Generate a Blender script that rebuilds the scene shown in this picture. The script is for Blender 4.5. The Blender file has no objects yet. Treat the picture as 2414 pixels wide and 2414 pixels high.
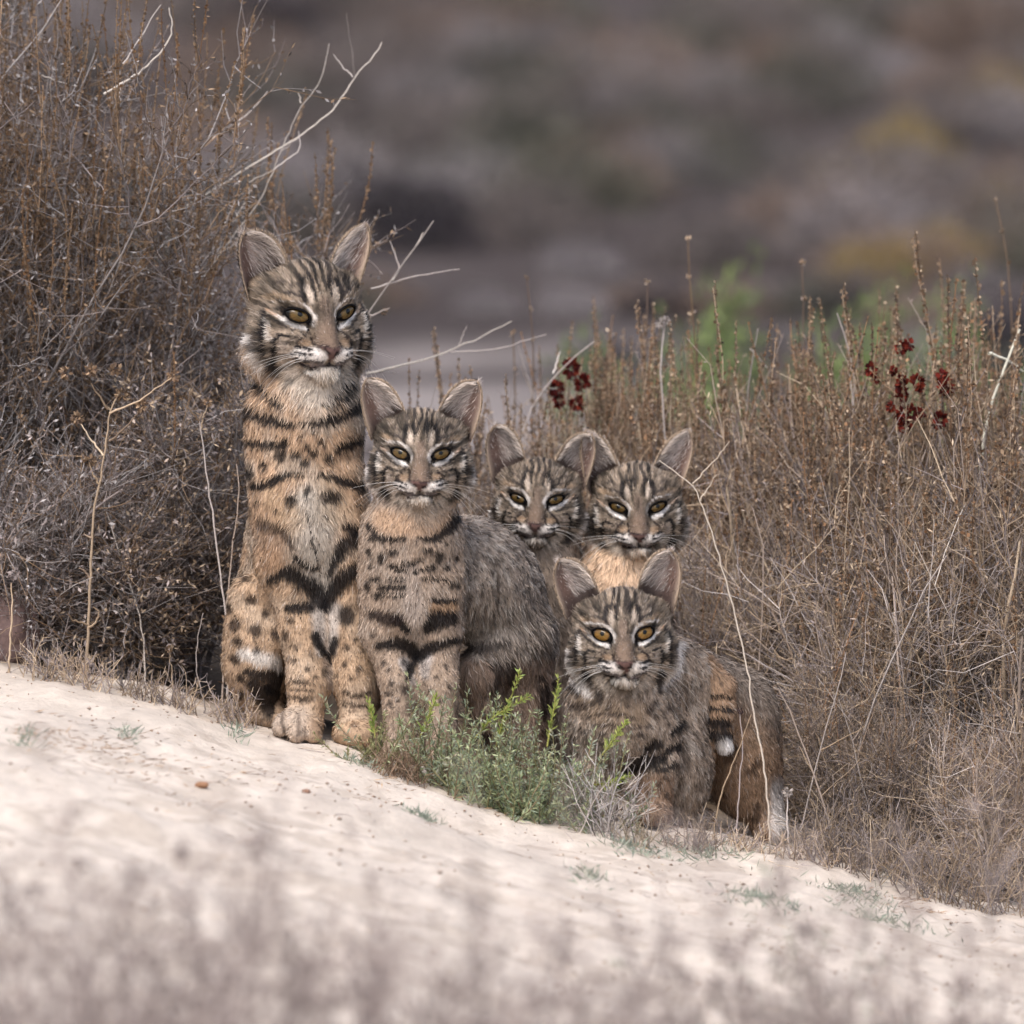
import bpy, math
import numpy as np
from mathutils import Vector

# ------------------------------------------------------------------ camera, sky, sun, exposure
scene = bpy.context.scene
RNG = np.random.default_rng(7)
IMG = 2414.0
FRAME = 1.25                                    # metres across the frame at the cats
CAM = np.array([0.0, -14.0, 1.2]); AIM = np.array([0.0, 0.0, 0.275])
FWD = AIM - CAM; DIST = np.linalg.norm(FWD); FWD = FWD / DIST
RIGHT = np.array([1.0, 0, 0]); UP = np.cross(RIGHT, FWD)
S = FRAME / IMG                                 # metres per photo pixel at the cats

cam_d = bpy.data.cameras.new('camera'); cam = bpy.data.objects.new('camera', cam_d)
scene.collection.objects.link(cam)
cam.location = CAM
cam.rotation_euler = Vector(FWD).to_track_quat('-Z', 'Y').to_euler()
cam_d.sensor_width = 36; cam_d.lens = 36 * DIST / FRAME
cam_d.clip_start = 0.1; cam_d.clip_end = 500
cam_d.dof.use_dof = True; cam_d.dof.focus_distance = DIST - 0.03; cam_d.dof.aperture_fstop = 5.6
scene.camera = cam

SUN_EL, SUN_AZ = 58, 205                        # degrees; azimuth the light comes from, measured from +Y towards +X
world = bpy.data.worlds.new('World'); scene.world = world; world.use_nodes = True
wn = world.node_tree.nodes; wl = world.node_tree.links
sky = wn.new('ShaderNodeTexSky'); sky.sky_type = 'NISHITA'; sky.sun_disc = False
sky.sun_elevation = math.radians(SUN_EL); sky.sun_rotation = math.radians(SUN_AZ)
sky.air_density = 1.0; sky.dust_density = 4.0; sky.ozone_density = 1.0
hs = wn.new('ShaderNodeHueSaturation'); hs.inputs['Saturation'].default_value = 0.85   # overcast: a milky sky
wl.new(sky.outputs[0], hs.inputs['Color']); wl.new(hs.outputs[0], wn['Background'].inputs['Color'])
wn['Background'].inputs['Strength'].default_value = 0.15
sun_d = bpy.data.lights.new('sun', 'SUN'); sun_d.energy = 1.15; sun_d.angle = math.radians(24)
sun_d.color = (1.0, 0.99, 0.975)
sun = bpy.data.objects.new('sun', sun_d); scene.collection.objects.link(sun)
_e, _a = math.radians(SUN_EL), math.radians(SUN_AZ)
SUNV = Vector((math.cos(_e) * math.sin(_a), math.cos(_e) * math.cos(_a), math.sin(_e)))
sun.rotation_euler = SUNV.to_track_quat('Z', 'Y').to_euler()
vs = scene.view_settings
vs.view_transform = 'Standard'; vs.look = 'None'; vs.gamma = 1; vs.use_curve_mapping = False
vs.exposure = 0.90
scene.cycles.use_denoising = True
scene.cycles.use_adaptive_sampling = True; scene.cycles.adaptive_threshold = .025
scene.cycles.max_bounces = 6
scene.cycles.diffuse_bounces = 3

# ------------------------------------------------------------------ helpers
def P(px, py, Y):
    """photo pixel + depth (metres behind the cats) -> world point"""
    d = FWD + RIGHT * ((px - IMG / 2) / IMG * FRAME / DIST) - UP * ((py - IMG / 2) / IMG * FRAME / DIST)
    t = (Y - CAM[1]) / d[1]
    return CAM + d * t

def PP(lst, Y):
    return np.array([P(a, b, Y) for a, b in lst])

def lin(c):
    c = np.asarray(c, float) / 255.0
    return np.where(c <= 0.04045, c / 12.92, ((c + 0.055) / 1.055) ** 2.4)

def norm(v):
    return v / np.maximum(np.linalg.norm(v, axis=-1, keepdims=True), 1e-9)

def sstep(a, b, x):
    t = np.clip((x - a) / (b - a), 0, 1)
    return t * t * (3 - 2 * t)

_perm = np.random.default_rng(3).random(65536)
def vnoise(p, freq):
    q = np.asarray(p) * freq
    i = np.floor(q).astype(np.int64); f = q - i; f = f * f * (3 - 2 * f)
    out = 0
    for dx in (0, 1):
        for dy in (0, 1):
            for dz in (0, 1):
                h = ((i[..., 0] + dx) * 73856093 ^ (i[..., 1] + dy) * 19349663 ^ (i[..., 2] + dz) * 83492791) & 65535
                w = (f[..., 0] if dx else 1 - f[..., 0]) * (f[..., 1] if dy else 1 - f[..., 1]) * (f[..., 2] if dz else 1 - f[..., 2])
                out = out + w * _perm[h]
    return out

def fbm(p, freq, n=3):
    s, a, t = 0, 1.0, 0
    for k in range(n):
        s = s + a * vnoise(np.asarray(p) + 17.3 * k, freq * 2 ** k); t += a; a *= .5
    return s / t

def mesh_np(name, V, faces, col=None, normals=None, smooth=True):
    """faces: list of (M,k) int arrays"""
    me = bpy.data.meshes.new(name)
    V = np.ascontiguousarray(V, np.float32)
    me.vertices.add(len(V)); me.vertices.foreach_set('co', V.ravel())
    faces = [np.asarray(f, np.int32) for f in faces if len(f)]
    tot = np.concatenate([np.full(len(f), f.shape[1], np.int32) for f in faces])
    idx = np.concatenate([f.ravel() for f in faces])
    me.loops.add(len(idx)); me.loops.foreach_set('vertex_index', idx)
    me.polygons.add(len(tot))
    start = np.concatenate([[0], np.cumsum(tot)[:-1]]).astype(np.int32)
    me.polygons.foreach_set('loop_start', start); me.polygons.foreach_set('loop_total', tot)
    me.polygons.foreach_set('use_smooth', np.full(len(tot), smooth))
    if col is not None:
        a = me.color_attributes.new('Col', 'FLOAT_COLOR', 'POINT')
        c = np.ones((len(V), 4), np.float32); c[:, :3] = col
        a.data.foreach_set('color', c.ravel())
    me.update(calc_edges=True)
    if normals is not None:
        me.normals_split_custom_set_from_vertices(np.ascontiguousarray(normals, np.float32))
    return me

def link(name, me, mat=None, parent=None):
    o = bpy.data.objects.new(name, me)
    scene.collection.objects.link(o)
    if mat and me is not None and not me.materials: me.materials.append(mat)
    if parent: o.parent = parent
    return o

def tag(o, label, cat, group=None, kind=None):
    if label: o['label'] = label
    if cat: o['category'] = cat
    if group: o['group'] = group
    if kind: o['kind'] = kind
    return o

def empty(name, loc):
    o = bpy.data.objects.new(name, None); scene.collection.objects.link(o)
    o.location = loc; o.empty_display_size = .05
    return o

def copy_tree(o, parent=None):
    c = o.copy(); scene.collection.objects.link(c); c.parent = parent
    for ch in list(o.children): copy_tree(ch, c)
    return c

# ------------------------------------------------------------------ materials
def mat_col(name, rough=.8, spec=.2, noise=0.0, nscale=60.0, bump=0.0, bscale=200.0, trans=0.0, vary=0.0):
    m = bpy.data.materials.new(name); m.use_nodes = True
    nt = m.node_tree; n, l = nt.nodes, nt.links
    b = n['Principled BSDF']; b.inputs['Roughness'].default_value = rough
    b.inputs['Specular IOR Level'].default_value = spec
    at = n.new('ShaderNodeAttribute'); at.attribute_name = 'Col'
    src = at.outputs['Color']
    if noise:
        tc = n.new('ShaderNodeTexCoord'); nz = n.new('ShaderNodeTexNoise')
        nz.inputs['Scale'].default_value = nscale; nz.inputs['Detail'].default_value = 4
        l.new(tc.outputs['Object'], nz.inputs['Vector'])
        mr = n.new('ShaderNodeMapRange'); mr.inputs['From Min'].default_value = .25; mr.inputs['From Max'].default_value = .75
        mr.inputs['To Min'].default_value = 1 - noise; mr.inputs['To Max'].default_value = 1 + noise
        l.new(nz.outputs['Fac'], mr.inputs['Value'])
        mx = n.new('ShaderNodeVectorMath'); mx.operation = 'SCALE'
        l.new(src, mx.inputs[0]); l.new(mr.outputs[0], mx.inputs['Scale']); src = mx.outputs[0]
    if vary:
        oi = n.new('ShaderNodeObjectInfo'); mr = n.new('ShaderNodeMapRange')
        mr.inputs['To Min'].default_value = 1 - vary; mr.inputs['To Max'].default_value = 1 + vary
        l.new(oi.outputs['Random'], mr.inputs['Value'])
        mx = n.new('ShaderNodeVectorMath'); mx.operation = 'SCALE'
        l.new(src, mx.inputs[0]); l.new(mr.outputs[0], mx.inputs['Scale']); src = mx.outputs[0]
    l.new(src, b.inputs['Base Color'])
    if bump:
        tc = n.new('ShaderNodeTexCoord'); nz = n.new('ShaderNodeTexNoise')
        nz.inputs['Scale'].default_value = bscale; nz.inputs['Detail'].default_value = 6
        l.new(tc.outputs['Object'], nz.inputs['Vector'])
        bp = n.new('ShaderNodeBump'); bp.inputs['Strength'].default_value = bump; bp.inputs['Distance'].default_value = .004
        l.new(nz.outputs['Fac'], bp.inputs['Height']); l.new(bp.outputs[0], b.inputs['Normal'])
    if trans:
        tr = n.new('ShaderNodeBsdfTranslucent'); l.new(src, tr.inputs['Color'])
        mx = n.new('ShaderNodeMixShader'); mx.inputs[0].default_value = trans
        l.new(b.outputs[0], mx.inputs[1]); l.new(tr.outputs[0], mx.inputs[2])
        l.new(mx.outputs[0], n['Material Output'].inputs['Surface'])
    return m

M_SKIN = mat_col('cat_skin', .85, .1, .12, 400)
M_FUR = mat_col('cat_fur', .62, .25)
M_EYE = mat_col('cat_eye', .10, .32)
M_WHISK = mat_col('whisker_white', .4, .3)
M_TWIG = mat_col('dry_wood', .85, .12, .18, 300, vary=.28)
M_LEAF = mat_col('dry_leaf', .8, .12, 0, trans=.25, vary=.25)
M_GREEN = mat_col('green_leaf', .55, .3, 0, trans=.25)
M_GROUND = mat_col('sand_ground', .95, .05, .10, 55, .55, 160)
M_STONE = mat_col('pebble', .9, .1, .2, 200)

# ------------------------------------------------------------------ terrain
_bx = np.array([-400, 0, 250, 480, 640, 880, 1050, 1200, 1400, 1600, 1850, 2100, 2414, 2900], float)
_by = np.array([1570, 1600, 1633, 1688, 1732, 1768, 1822, 1868, 1913, 1953, 2000, 2075, 2135, 2200], float)
_edge = np.array([P(a, b, -0.02) for a, b in zip(_bx, _by)])
def terrain(x, y):
    x = np.asarray(x, float); y = np.asarray(y, float)
    z = np.interp(x, _edge[:, 0], _edge[:, 2])
    for dx in (-.05, .05): z = z + np.interp(x + dx, _edge[:, 0], _edge[:, 2])
    z = z / 3
    p = np.stack([x, y, x * 0], -1)
    # the bank flattens out towards the camera
    front = np.clip(-y - .1, 0, 8)
    z = z - .028 * front + .05 * (fbm(p, 1.3, 2) - .5) * np.clip(front * 2, 0, 1)
    back = sstep(.8, 5.0, y)
    z = z * (1 - back) + (-.12) * back
    z = z + .06 * np.clip(y - 11, 0, 12) + .34 * np.clip(y - 22, 0, None) + .10 * (fbm(p, .5, 2) - .5) * sstep(4, 14, y)
    near = (np.abs(x) < 1.2) & (y > -4.5) & (y < 1.2)
    rel = .026 * (fbm(p, 9, 3) - .5) + .011 * (fbm(p, 45, 2) - .5) + .02 * (fbm(p * np.array([.6, 1, 1]), 5, 2) - .5)
    return z + np.where(near, rel * np.clip(np.abs(y - .02) * 6 + .25, 0, 1), 0)

def tz(x, y): return float(terrain(np.array([x]), np.array([y]))[0])

def axis(fine0, fine1, step, lo, hi, g=1.18, cap=.25, capd=30):
    a = list(np.arange(fine0, fine1 + 1e-6, step))
    s = step; v = a[-1]
    up = []
    while v < hi:
        s *= g
        if abs(v) < capd: s = min(s, cap)
        v += s; up.append(v)
    s = step; v = a[0]; dn = []
    while v > lo:
        s *= g
        if abs(v) < capd: s = min(s, cap)
        v -= s; dn.append(v)
    return np.array(dn[::-1] + a + up)

gx = axis(-.85, .85, .0105, -70, 70, capd=4); gy = axis(-3.6, .6, .019, -25, 160)
XX, YY = np.meshgrid(gx, gy, indexing='ij')
ZZ = terrain(XX, YY)
GV = np.stack([XX, YY, ZZ], -1).reshape(-1, 3)
ni, nj = XX.shape
ii = np.arange(ni * nj).reshape(ni, nj)
GF = np.stack([ii[:-1, :-1], ii[1:, :-1], ii[1:, 1:], ii[:-1, 1:]], -1).reshape(-1, 4)
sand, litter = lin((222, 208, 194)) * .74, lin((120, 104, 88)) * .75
far_soil, far_sand = lin((104, 94, 92)) * .40, lin((176, 165, 160)) * .50
gp = GV.copy(); gp[:, 2] = 0
nz1 = fbm(gp, 6, 3)[:, None]; nz2 = fbm(gp + 5, 30, 3)[:, None]; nz3 = fbm(gp + 9, 1.4, 3)[:, None]
gc = sand * (.72 + .56 * nz1) * (.86 + .28 * nz2)
dirt = sstep(.50, .62, nz1 * .55 + nz2 * .45)                      # patches of trodden litter
gc = gc * (1 - .38 * dirt) + litter * .38 * dirt
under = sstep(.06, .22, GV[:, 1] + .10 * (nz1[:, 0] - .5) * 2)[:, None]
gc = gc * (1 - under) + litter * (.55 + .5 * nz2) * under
b2 = sstep(1.8, 4.0, GV[:, 1])[:, None]
fs = (sstep(.40, .60, nz3) * sstep(13.5, 10, GV[:, 1])[:, None] * sstep(.5, .1, GV[:, 0])[:, None])
gc = gc * (1 - b2) + (far_soil * (1 - fs) + far_sand * fs) * (.7 + .6 * nz3) * b2
ground = link('ground', mesh_np('ground', GV, [GF], gc), M_GROUND); tag(ground, 'pale sandy bank sloping down to the right, rising to a brown hillside', None, kind='structure')

# ------------------------------------------------------------------ signed distance modelling
def sd_capsule(p, a, b, ra, rb):
    ba = b - a; h = np.clip(((p - a) @ ba) / max(ba @ ba, 1e-9), 0, 1)
    return np.linalg.norm(p - a - h[..., None] * ba, axis=-1) - (ra + (rb - ra) * h)

def sd_ellipsoid(p, c, r):
    q = p - c; k0 = np.linalg.norm(q / r, axis=-1); k1 = np.linalg.norm(q / (r * r), axis=-1)
    return k0 * (k0 - 1) / np.maximum(k1, 1e-9)

def smin(a, b, k):
    h = np.clip(.5 + .5 * (b - a) / k, 0, 1)
    return b + (a - b) * h - k * h * (1 - h)

def surface_nets(V, o, h):
    s = V < 0
    c = np.zeros(tuple(n - 1 for n in V.shape), np.int8)
    for i in (0, 1):
        for j in (0, 1):
            for k in (0, 1):
                c += s[i:V.shape[0] - 1 + i, j:V.shape[1] - 1 + j, k:V.shape[2] - 1 + k]
    act = (c > 0) & (c < 8)
    I = np.argwhere(act); n = len(I)
    vid = np.full(act.shape, -1, np.int64); vid[act] = np.arange(n)
    acc = np.zeros((n, 3)); cnt = np.zeros(n)
    cor = [(i, j, k) for i in (0, 1) for j in (0, 1) for k in (0, 1)]
    val = {q: V[I[:, 0] + q[0], I[:, 1] + q[1], I[:, 2] + q[2]] for q in cor}
    for q in cor:
        for ax in range(3):
            if q[ax]: continue
            r = list(q); r[ax] = 1; r = tuple(r)
            va, vb = val[q], val[r]; m = (va < 0) != (vb < 0)
            t = va[m] / (va[m] - vb[m])
            pt = np.tile(np.array(q, float), (m.sum(), 1)); pt[:, ax] += t
            acc[m] += pt; cnt[m] += 1
    verts = o + (I + acc / cnt[:, None]) * h
    faces = []
    for ax in range(3):
        sl0 = [slice(None)] * 3; sl1 = [slice(None)] * 3
        sl0[ax] = slice(0, -1); sl1[ax] = slice(1, None)
        a, b = s[tuple(sl0)], s[tuple(sl1)]
        E = np.argwhere(a != b)
        o1, o2 = (ax + 1) % 3, (ax + 2) % 3
        E = E[(E[:, o1] > 0) & (E[:, o2] > 0) & (E[:, o1] < V.shape[o1] - 1) & (E[:, o2] < V.shape[o2] - 1)]
        q = []
        for d1, d2 in ((-1, -1), (0, -1), (0, 0), (-1, 0)):
            F = E.copy(); F[:, o1] += d1; F[:, o2] += d2; q.append(vid[F[:, 0], F[:, 1], F[:, 2]])
        q = np.stack(q, -1); flip = ~a[E[:, 0], E[:, 1], E[:, 2]]
        q[flip] = q[flip][:, ::-1]
        faces.append(q)
    return verts, np.concatenate(faces)

def vert_normals(V, F):
    n = np.zeros_like(V)
    fn = np.cross(V[F[:, 2]] - V[F[:, 0]], V[F[:, 3]] - V[F[:, 1]]) if F.shape[1] == 4 else np.cross(V[F[:, 1]] - V[F[:, 0]], V[F[:, 2]] - V[F[:, 0]])
    for k in range(F.shape[1]):
        for a in range(3): n[:, a] += np.bincount(F[:, k], fn[:, a], len(V))
    return norm(n)

# ------------------------------------------------------------------ coat painting
def seg_d(x, y, pts, w):
    """distance to a polyline in units of its local half width"""
    pts = np.asarray(pts, float); w = np.broadcast_to(np.asarray(w, float), (len(pts),))
    best = np.full(x.shape, 1e9)
    if len(pts) == 1:
        return np.hypot(x - pts[0, 0], y - pts[0, 1]) / w[0]
    for a, b, wa, wb in zip(pts[:-1], pts[1:], w[:-1], w[1:]):
        bx, by = b - a; L = bx * bx + by * by + 1e-12
        h = np.clip(((x - a[0]) * bx + (y - a[1]) * by) / L, 0, 1)
        best = np.minimum(best, np.hypot(x - a[0] - h * bx, y - a[1] - h * by) / (wa + (wb - wa) * h))
    return best

def blend(col, m, c, a=1.0):
    m = (m * a)[:, None]
    return col * (1 - m) + lin(c) * m

def stroke(col, x, y, pts, w, c, a=1.0, soft=.35):
    return blend(col, 1 - sstep(1 - soft, 1 + soft, seg_d(x, y, pts, w)), c, a)

def blob(col, x, y, cx, cy, rx, ry, c, a=1.0, soft=.35, rot=0):
    dx, dy = x - cx, y - cy
    if rot: cr, sr = math.cos(rot), math.sin(rot); dx, dy = dx * cr + dy * sr, -dx * sr + dy * cr
    return blend(col, 1 - sstep(1 - soft, 1 + soft, np.hypot(dx / rx, dy / ry)), c, a)

BLK, WHT = (24, 21, 23), (226, 220, 214)
def eye_mask(x, y, k=1.0, hh=.30):
    """almond in face units, x mirrored to positive; <1 inside"""
    dx, dy = x - 1.0, y + .0
    ca, sa = math.cos(.36), math.sin(.36)
    a, b = dx * ca + dy * sa, -dx * sa + dy * ca
    a = a / (.46 * k)
    top, bot = hh * .94 * k, hh * .96 * k
    prof = np.clip(1 - np.abs(a) ** 2.2, 1e-4, None) ** .62
    return np.maximum(np.abs(a), np.where(b > 0, b / top, -b / bot) / prof)

def face_paint(L, warm, eyeh, seed=0, brow=1.0):
    u, d, v = L[:, 0], L[:, 1], L[:, 2]
    L = L + 11.7 * seed
    j = (vnoise(L, 9.0) - .5) * .07
    asym = (vnoise(L + 31, 1.3) - .5) * .22
    x = np.abs(u) + j; y = v + (vnoise(L + 7, 9.0) - .5) * .07 + asym * np.clip(np.abs(v) - .5, 0, 1) * np.sign(u)
    streak = fbm(L * np.array([6.5, 2.0, 1.3]), 1.0, 2)
    fleck = fbm(L + 3, 7.0, 2)
    base = lin((126, 113, 100)) * (1 - warm) + lin((142, 124, 106)) * warm
    col = base[None] * (.30 + 1.35 * fleck)[:, None]
    col = col * (1 - .45 * sstep(.52, .66, fbm(L * np.array([1.5, 1, .8]) + 13, 5.5, 2)))[:, None]
    # crown streaks
    crown = sstep(.70, 1.10, y) * sstep(1.0, .55, x) * sstep(-2.8, -2.0, d)
    st = .5 + .5 * np.sin(u * 19.0 + 7.0 * (vnoise(L * np.array([1.6, 1, .8]) + 2, 1.6) - .5)) * (.5 + vnoise(L + 8, 3.5))
    cc = lin((40, 34, 33))[None] * (1 - sstep(.3, .7, st))[:, None] + lin((150, 132, 114))[None] * sstep(.3, .7, st)[:, None]
    col = col * (1 - .85 * crown)[:, None] + cc * (.85 * crown)[:, None]
    side = sstep(.7, 1.1, x) * sstep(.5, .9, y)
    col = col * (1 - .35 * side * sstep(.5, .62, streak))[:, None]
    # cheeks
    ck = sstep(-.45, -.8, y) * sstep(.55, .9, x) * sstep(2.4, 1.9, x)
    col = col * (1 - .6 * ck)[:, None] + (lin((150, 134, 118))[None] * (.6 + .8 * fleck)[:, None]) * (.6 * ck)[:, None]
    # bridge of the nose
    col = stroke(col, x, y, [(0, .5), (0, -.5), (0, -1.1)], [.18, .32, .44], (116, 99, 87), .82, .45)
    col = stroke(col, x, y, [(0, -.75), (0, -1.05)], [.36, .40], (136, 115, 99), .7, .5)
    # forehead spots
    col = stroke(col, x, y, [(.70, 1.15), (.80, .75), (.70, .40)], [.12, .12, .05], (30, 26, 27), .95, .5)
    col = stroke(col, x, y, [(.34, 1.35), (.31, 1.0), (.34, .62)], [.07, .07, .045], (34, 29, 29))
    col = stroke(col, x, y, [(.70, 1.15), (.50, 1.32), (.34, 1.3)], [.07, .07, .06], (38, 33, 32), .9)
    col = blob(col, x + .10 * (vnoise(L + 5, 3) - .5), y, .51, .72, .12, .32, (196, 180, 165), .85, .5)
    col = stroke(col, x, y, [(.86, .64), (1.1, .80), (1.38, .74)], .055, (50, 43, 42), .85)
    col = stroke(col, x, y, [(1.0, 1.0), (1.25, 1.15), (1.5, 1.05)], .05, (70, 60, 56), .7)
    col = blob(col, x, y, 1.55, .62, .30, .14, (184, 156, 126), .55, .5)
    # eye surround
    col = stroke(col, x, y, [(.46, -.40), (.40, -.05), (.60, .27), (.95, .49), (1.38, .48), (1.62, .42)], np.array([.05, .085, .08, .04 * brow, .05 * brow, .04 * brow]) * (.6 + .4 * (warm < .3)), (214, 205, 198), .92)
    col = stroke(col, x, y, [(.70, -.53), (1.10, -.39), (1.46, -.14), (1.74, .10)], [.085, .095, .065, .03], (228, 221, 216), .95)
    col = stroke(col, x, y, [(1.60, -.02), (1.85, .17)], .05, (176, 140, 108), .7)
    col = stroke(col, x, y, [(.86, -.66), (1.18, -.56), (1.50, -.34), (1.92, .04)], [.025, .04, .045, .04], (38, 33, 33), .9)
    em = eye_mask(x, y, 1.15, eyeh)
    col = blend(col, 1 - sstep(.92, 1.08, em), (20, 17, 18))
    col = stroke(col, x, y, [(1.36, .16), (1.50, .22), (1.62, .22)], [.07, .06, .03], BLK, .9)
    col = stroke(col, x, y, [(.58, -.14), (.56, -.36), (.60, -.60)], [.10, .10, .05], (24, 20, 21))
    # muzzle borders
    col = stroke(col, x, y, [(.58, -.60), (.80, -.80), (1.06, -1.06), (1.12, -1.22)], [.04, .055, .08, .06], (42, 35, 36))
    col = stroke(col, x, y, [(.50, -.78), (.50, -1.05), (.46, -1.30), (.22, -1.62)], [.03, .055, .06, .05], (44, 36, 34))
    # cheek stripes
    col = stroke(col, x, y, [(1.88, .16), (2.06, -.20), (2.12, -.70), (2.05, -1.25), (2.0, -1.5)], [.05, .07, .08, .07, .05], (26, 22, 24))
    col = stroke(col, x, y, [(1.95, -.15), (1.98, -.60), (1.90, -.95)], [.05, .08, .06], (208, 198, 188), .9)
    col = stroke(col, x, y, [(1.30, -.80), (1.62, -.72), (1.76, -1.0), (1.70, -1.50)], [.04, .06, .085, .06], BLK)
    col = stroke(col, x, y, [(1.02, -.78), (1.28, -.92), (1.45, -1.15)], .045, (70, 60, 56), .8)
    col = stroke(col, x, y, [(1.5, -1.1), (1.45, -1.45)], .12, (188, 172, 158), .7)
    # pads and lips
    col = stroke(col, x, y, [(.26, -1.66), (.62, -1.52), (1.12, -1.44)], [.14, .24, .16], (224, 214, 206))
    col = stroke(col, x, y, [(.66, -1.34), (.92, -1.27), (1.16, -1.24)], [.04, .065, .05], BLK)
    col = stroke(col, x, y, [(.60, -1.53), (.9, -1.49), (1.24, -1.48)], [.03, .07, .05], BLK)
    col = stroke(col, x, y, [(.30, -1.80), (.7, -1.72), (1.15, -1.66)], [.03, .05, .04], (60, 56, 60), .9)
    col = blob(col, x, y, .78, -1.08, .22, .14, (150, 124, 100), .8, .4)
    col = stroke(col, x, y, [(0, -1.7), (0, -1.92), (.42, -1.99), (.95, -1.90)], [.05, .07, .07, .05], (30, 24, 26))
    col = stroke(col, x, y, [(.25, -1.88), (.75, -1.84)], [.05, .05], (120, 110, 112), .7)
    # chin, throat
    col = stroke(col, x, y, [(0, -2.28), (.5, -2.18)], [.24, .14], (226, 218, 208))
    col = stroke(col, x, y, [(.45, -2.62), (.95, -2.35), (1.20, -1.9)], [.14, .2, .2], (182, 168, 154), .75, .5)
    # ruff
    col = stroke(col, x, y, [(2.52, -.9), (2.42, -1.7), (2.05, -2.3)], [.16, .26, .26], (222, 214, 208), .92, .5)
    col = stroke(col, x, y, [(1.70, -1.85), (1.66, -2.35), (1.60, -2.6)], [.16, .30, .24], (24, 20, 22), .97, .4)
    col = stroke(col, x, y, [(2.28, -.7), (2.3, -1.25)], [.08, .1], (60, 52, 50), .7, .5)
    ang = np.arctan2(v + 1.1, u); rr_ = np.hypot(u, v + 1.1)
    fs = vnoise(np.stack([ang * 16, rr_ * 1.6, np.full_like(ang, seed * 3.1)], -1), 1.0)
    fk = (sstep(.54, .70, fs) * .62 - sstep(.46, .30, fs) * .35) * sstep(.75, 1.2, rr_) * sstep(1.02, 1.15, em)
    col = col * (1 - fk)[:, None]
    # nose leather
    nm = np.maximum(x / (.40 * np.clip((y + 1.78) / .52, .02, 1)), np.abs(y + 1.48) / .30)
    col = blend(col, 1 - sstep(.9, 1.12, nm), (96, 73, 68))
    col = stroke(col, x, y, [(.16, -1.46), (.27, -1.40)], [.07, .06], (24, 16, 16))
    col = stroke(col, x, y, [(0, -1.22), (.36, -1.20)], .045, (52, 42, 42), .8)
    return col

# ------------------------------------------------------------------ fur strands
def make_fur(name, roots, nrm, comb, L, W, colr, rng, lift=.34, rnd=.22):
    n = len(roots)
    R = lambda: rng.normal(size=(n, 3))
    comb = comb - nrm * np.sum(comb * nrm, -1, keepdims=True); comb = norm(comb + 1e-6)
    d0 = norm(nrm * lift + comb + R() * rnd * .7); d1 = norm(nrm * lift * .25 + comb + R() * rnd)
    L = L[:, None]; W = W[:, None]
    p0 = roots - nrm * .0008; p1 = roots + d0 * L * .45; p2 = p1 + d1 * L * .55
    side = norm(np.cross(d0, nrm + .5 * R()))
    V = np.stack([p0 - side * W, p0 + side * W, p1 - side * W * .8, p1 + side * W * .8, p2], 1).reshape(-1, 3)
    b = np.arange(n)[:, None] * 5
    Q = np.concatenate([b, b + 1, b + 3, b + 2], 1); T = np.concatenate([b + 2, b + 3, b + 4], 1)
    jit = np.clip(rng.normal(1, .24, (n, 1)), .45, 1.7)
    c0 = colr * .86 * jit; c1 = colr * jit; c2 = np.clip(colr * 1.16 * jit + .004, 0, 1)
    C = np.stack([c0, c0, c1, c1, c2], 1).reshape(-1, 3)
    nn = norm(nrm + .30 * R())
    N = np.repeat(nn, 5, axis=0)
    return mesh_np(name, V, [Q, T], np.clip(C, 0, 1), N)

def rot_head(yaw, pitch, roll):
    """columns: local u (right), d (towards viewer), v (up) in world axes"""
    cy, sy = math.cos(yaw), math.sin(yaw); cp, sp = math.cos(pitch), math.sin(pitch); cr, sr = math.cos(roll), math.sin(roll)
    u = np.array([1.0, 0, 0]); d = np.array([0, -1.0, 0]); v = np.array([0, 0, 1.0])
    M = np.stack([u, d, v], 1)
    Rz = np.array([[cy, -sy, 0], [sy, cy, 0], [0, 0, 1]])        # + yaw turns the nose to the picture's right
    Rx = np.array([[1, 0, 0], [0, cp, -sp], [0, sp, cp]])        # + pitch lowers the nose
    Ry = np.array([[cr, 0, sr], [0, 1, 0], [-sr, 0, cr]])        # + roll tilts clockwise
    return Ry @ Rz @ Rx @ M

HEAD = [('e', (0, -1.35, .30), (1.76, 1.65, 1.70), .3),
        ('e', (1.38, -1.72, .60), (.88, .8, .90), .3), ('e', (-1.38, -1.72, .60), (.88, .8, .90), .3),
        ('e', (1.36, -1.30, -.75), (1.12, .95, 1.22), .4), ('e', (-1.36, -1.30, -.75), (1.12, .95, 1.22), .4),
        ('e', (1.52, -1.55, -1.5), (1.02, .8, 1.0), .4), ('e', (-1.52, -1.55, -1.5), (1.02, .8, 1.0), .4),
        ('e', (.85, -.45, -1.0), (.75, .75, .8), .3), ('e', (-.85, -.45, -1.0), (.75, .75, .8), .3),
        ('c', (0, -.15, .55), (0, .55, -1.0), .48, .40, .25),
        ('e', (.45, .38, -1.52), (.62, .55, .42), .16), ('e', (-.45, .38, -1.52), (.62, .55, .42), .16),
        ('e', (0, .72, -1.35), (.40, .36, .32), .12),
        ('e', (0, .22, -2.12), (.62, .55, .40), .14),
        ('e', (.85, -.22, .52), (.55, .42, .34), .3), ('e', (-.85, -.22, .52), (.55, .42, .34), .3),
        ('e', (0, -1.2, -1.7), (1.2, 1.1, 1.0), .4)]

def sdf_points(p, prims):
    d = np.full(p.shape[:-1], 1.0)
    for q in prims:
        t = sd_capsule(p, q[1], q[2], q[3], q[4]) if q[0] == 'c' else sd_ellipsoid(p, q[1], q[2])
        d = smin(d, t, q[-1])
    return d

def bez(a, c, b, t):
    t = t[:, None]; return (1 - t) ** 2 * a + 2 * t * (1 - t) * c + t * t * b

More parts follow.
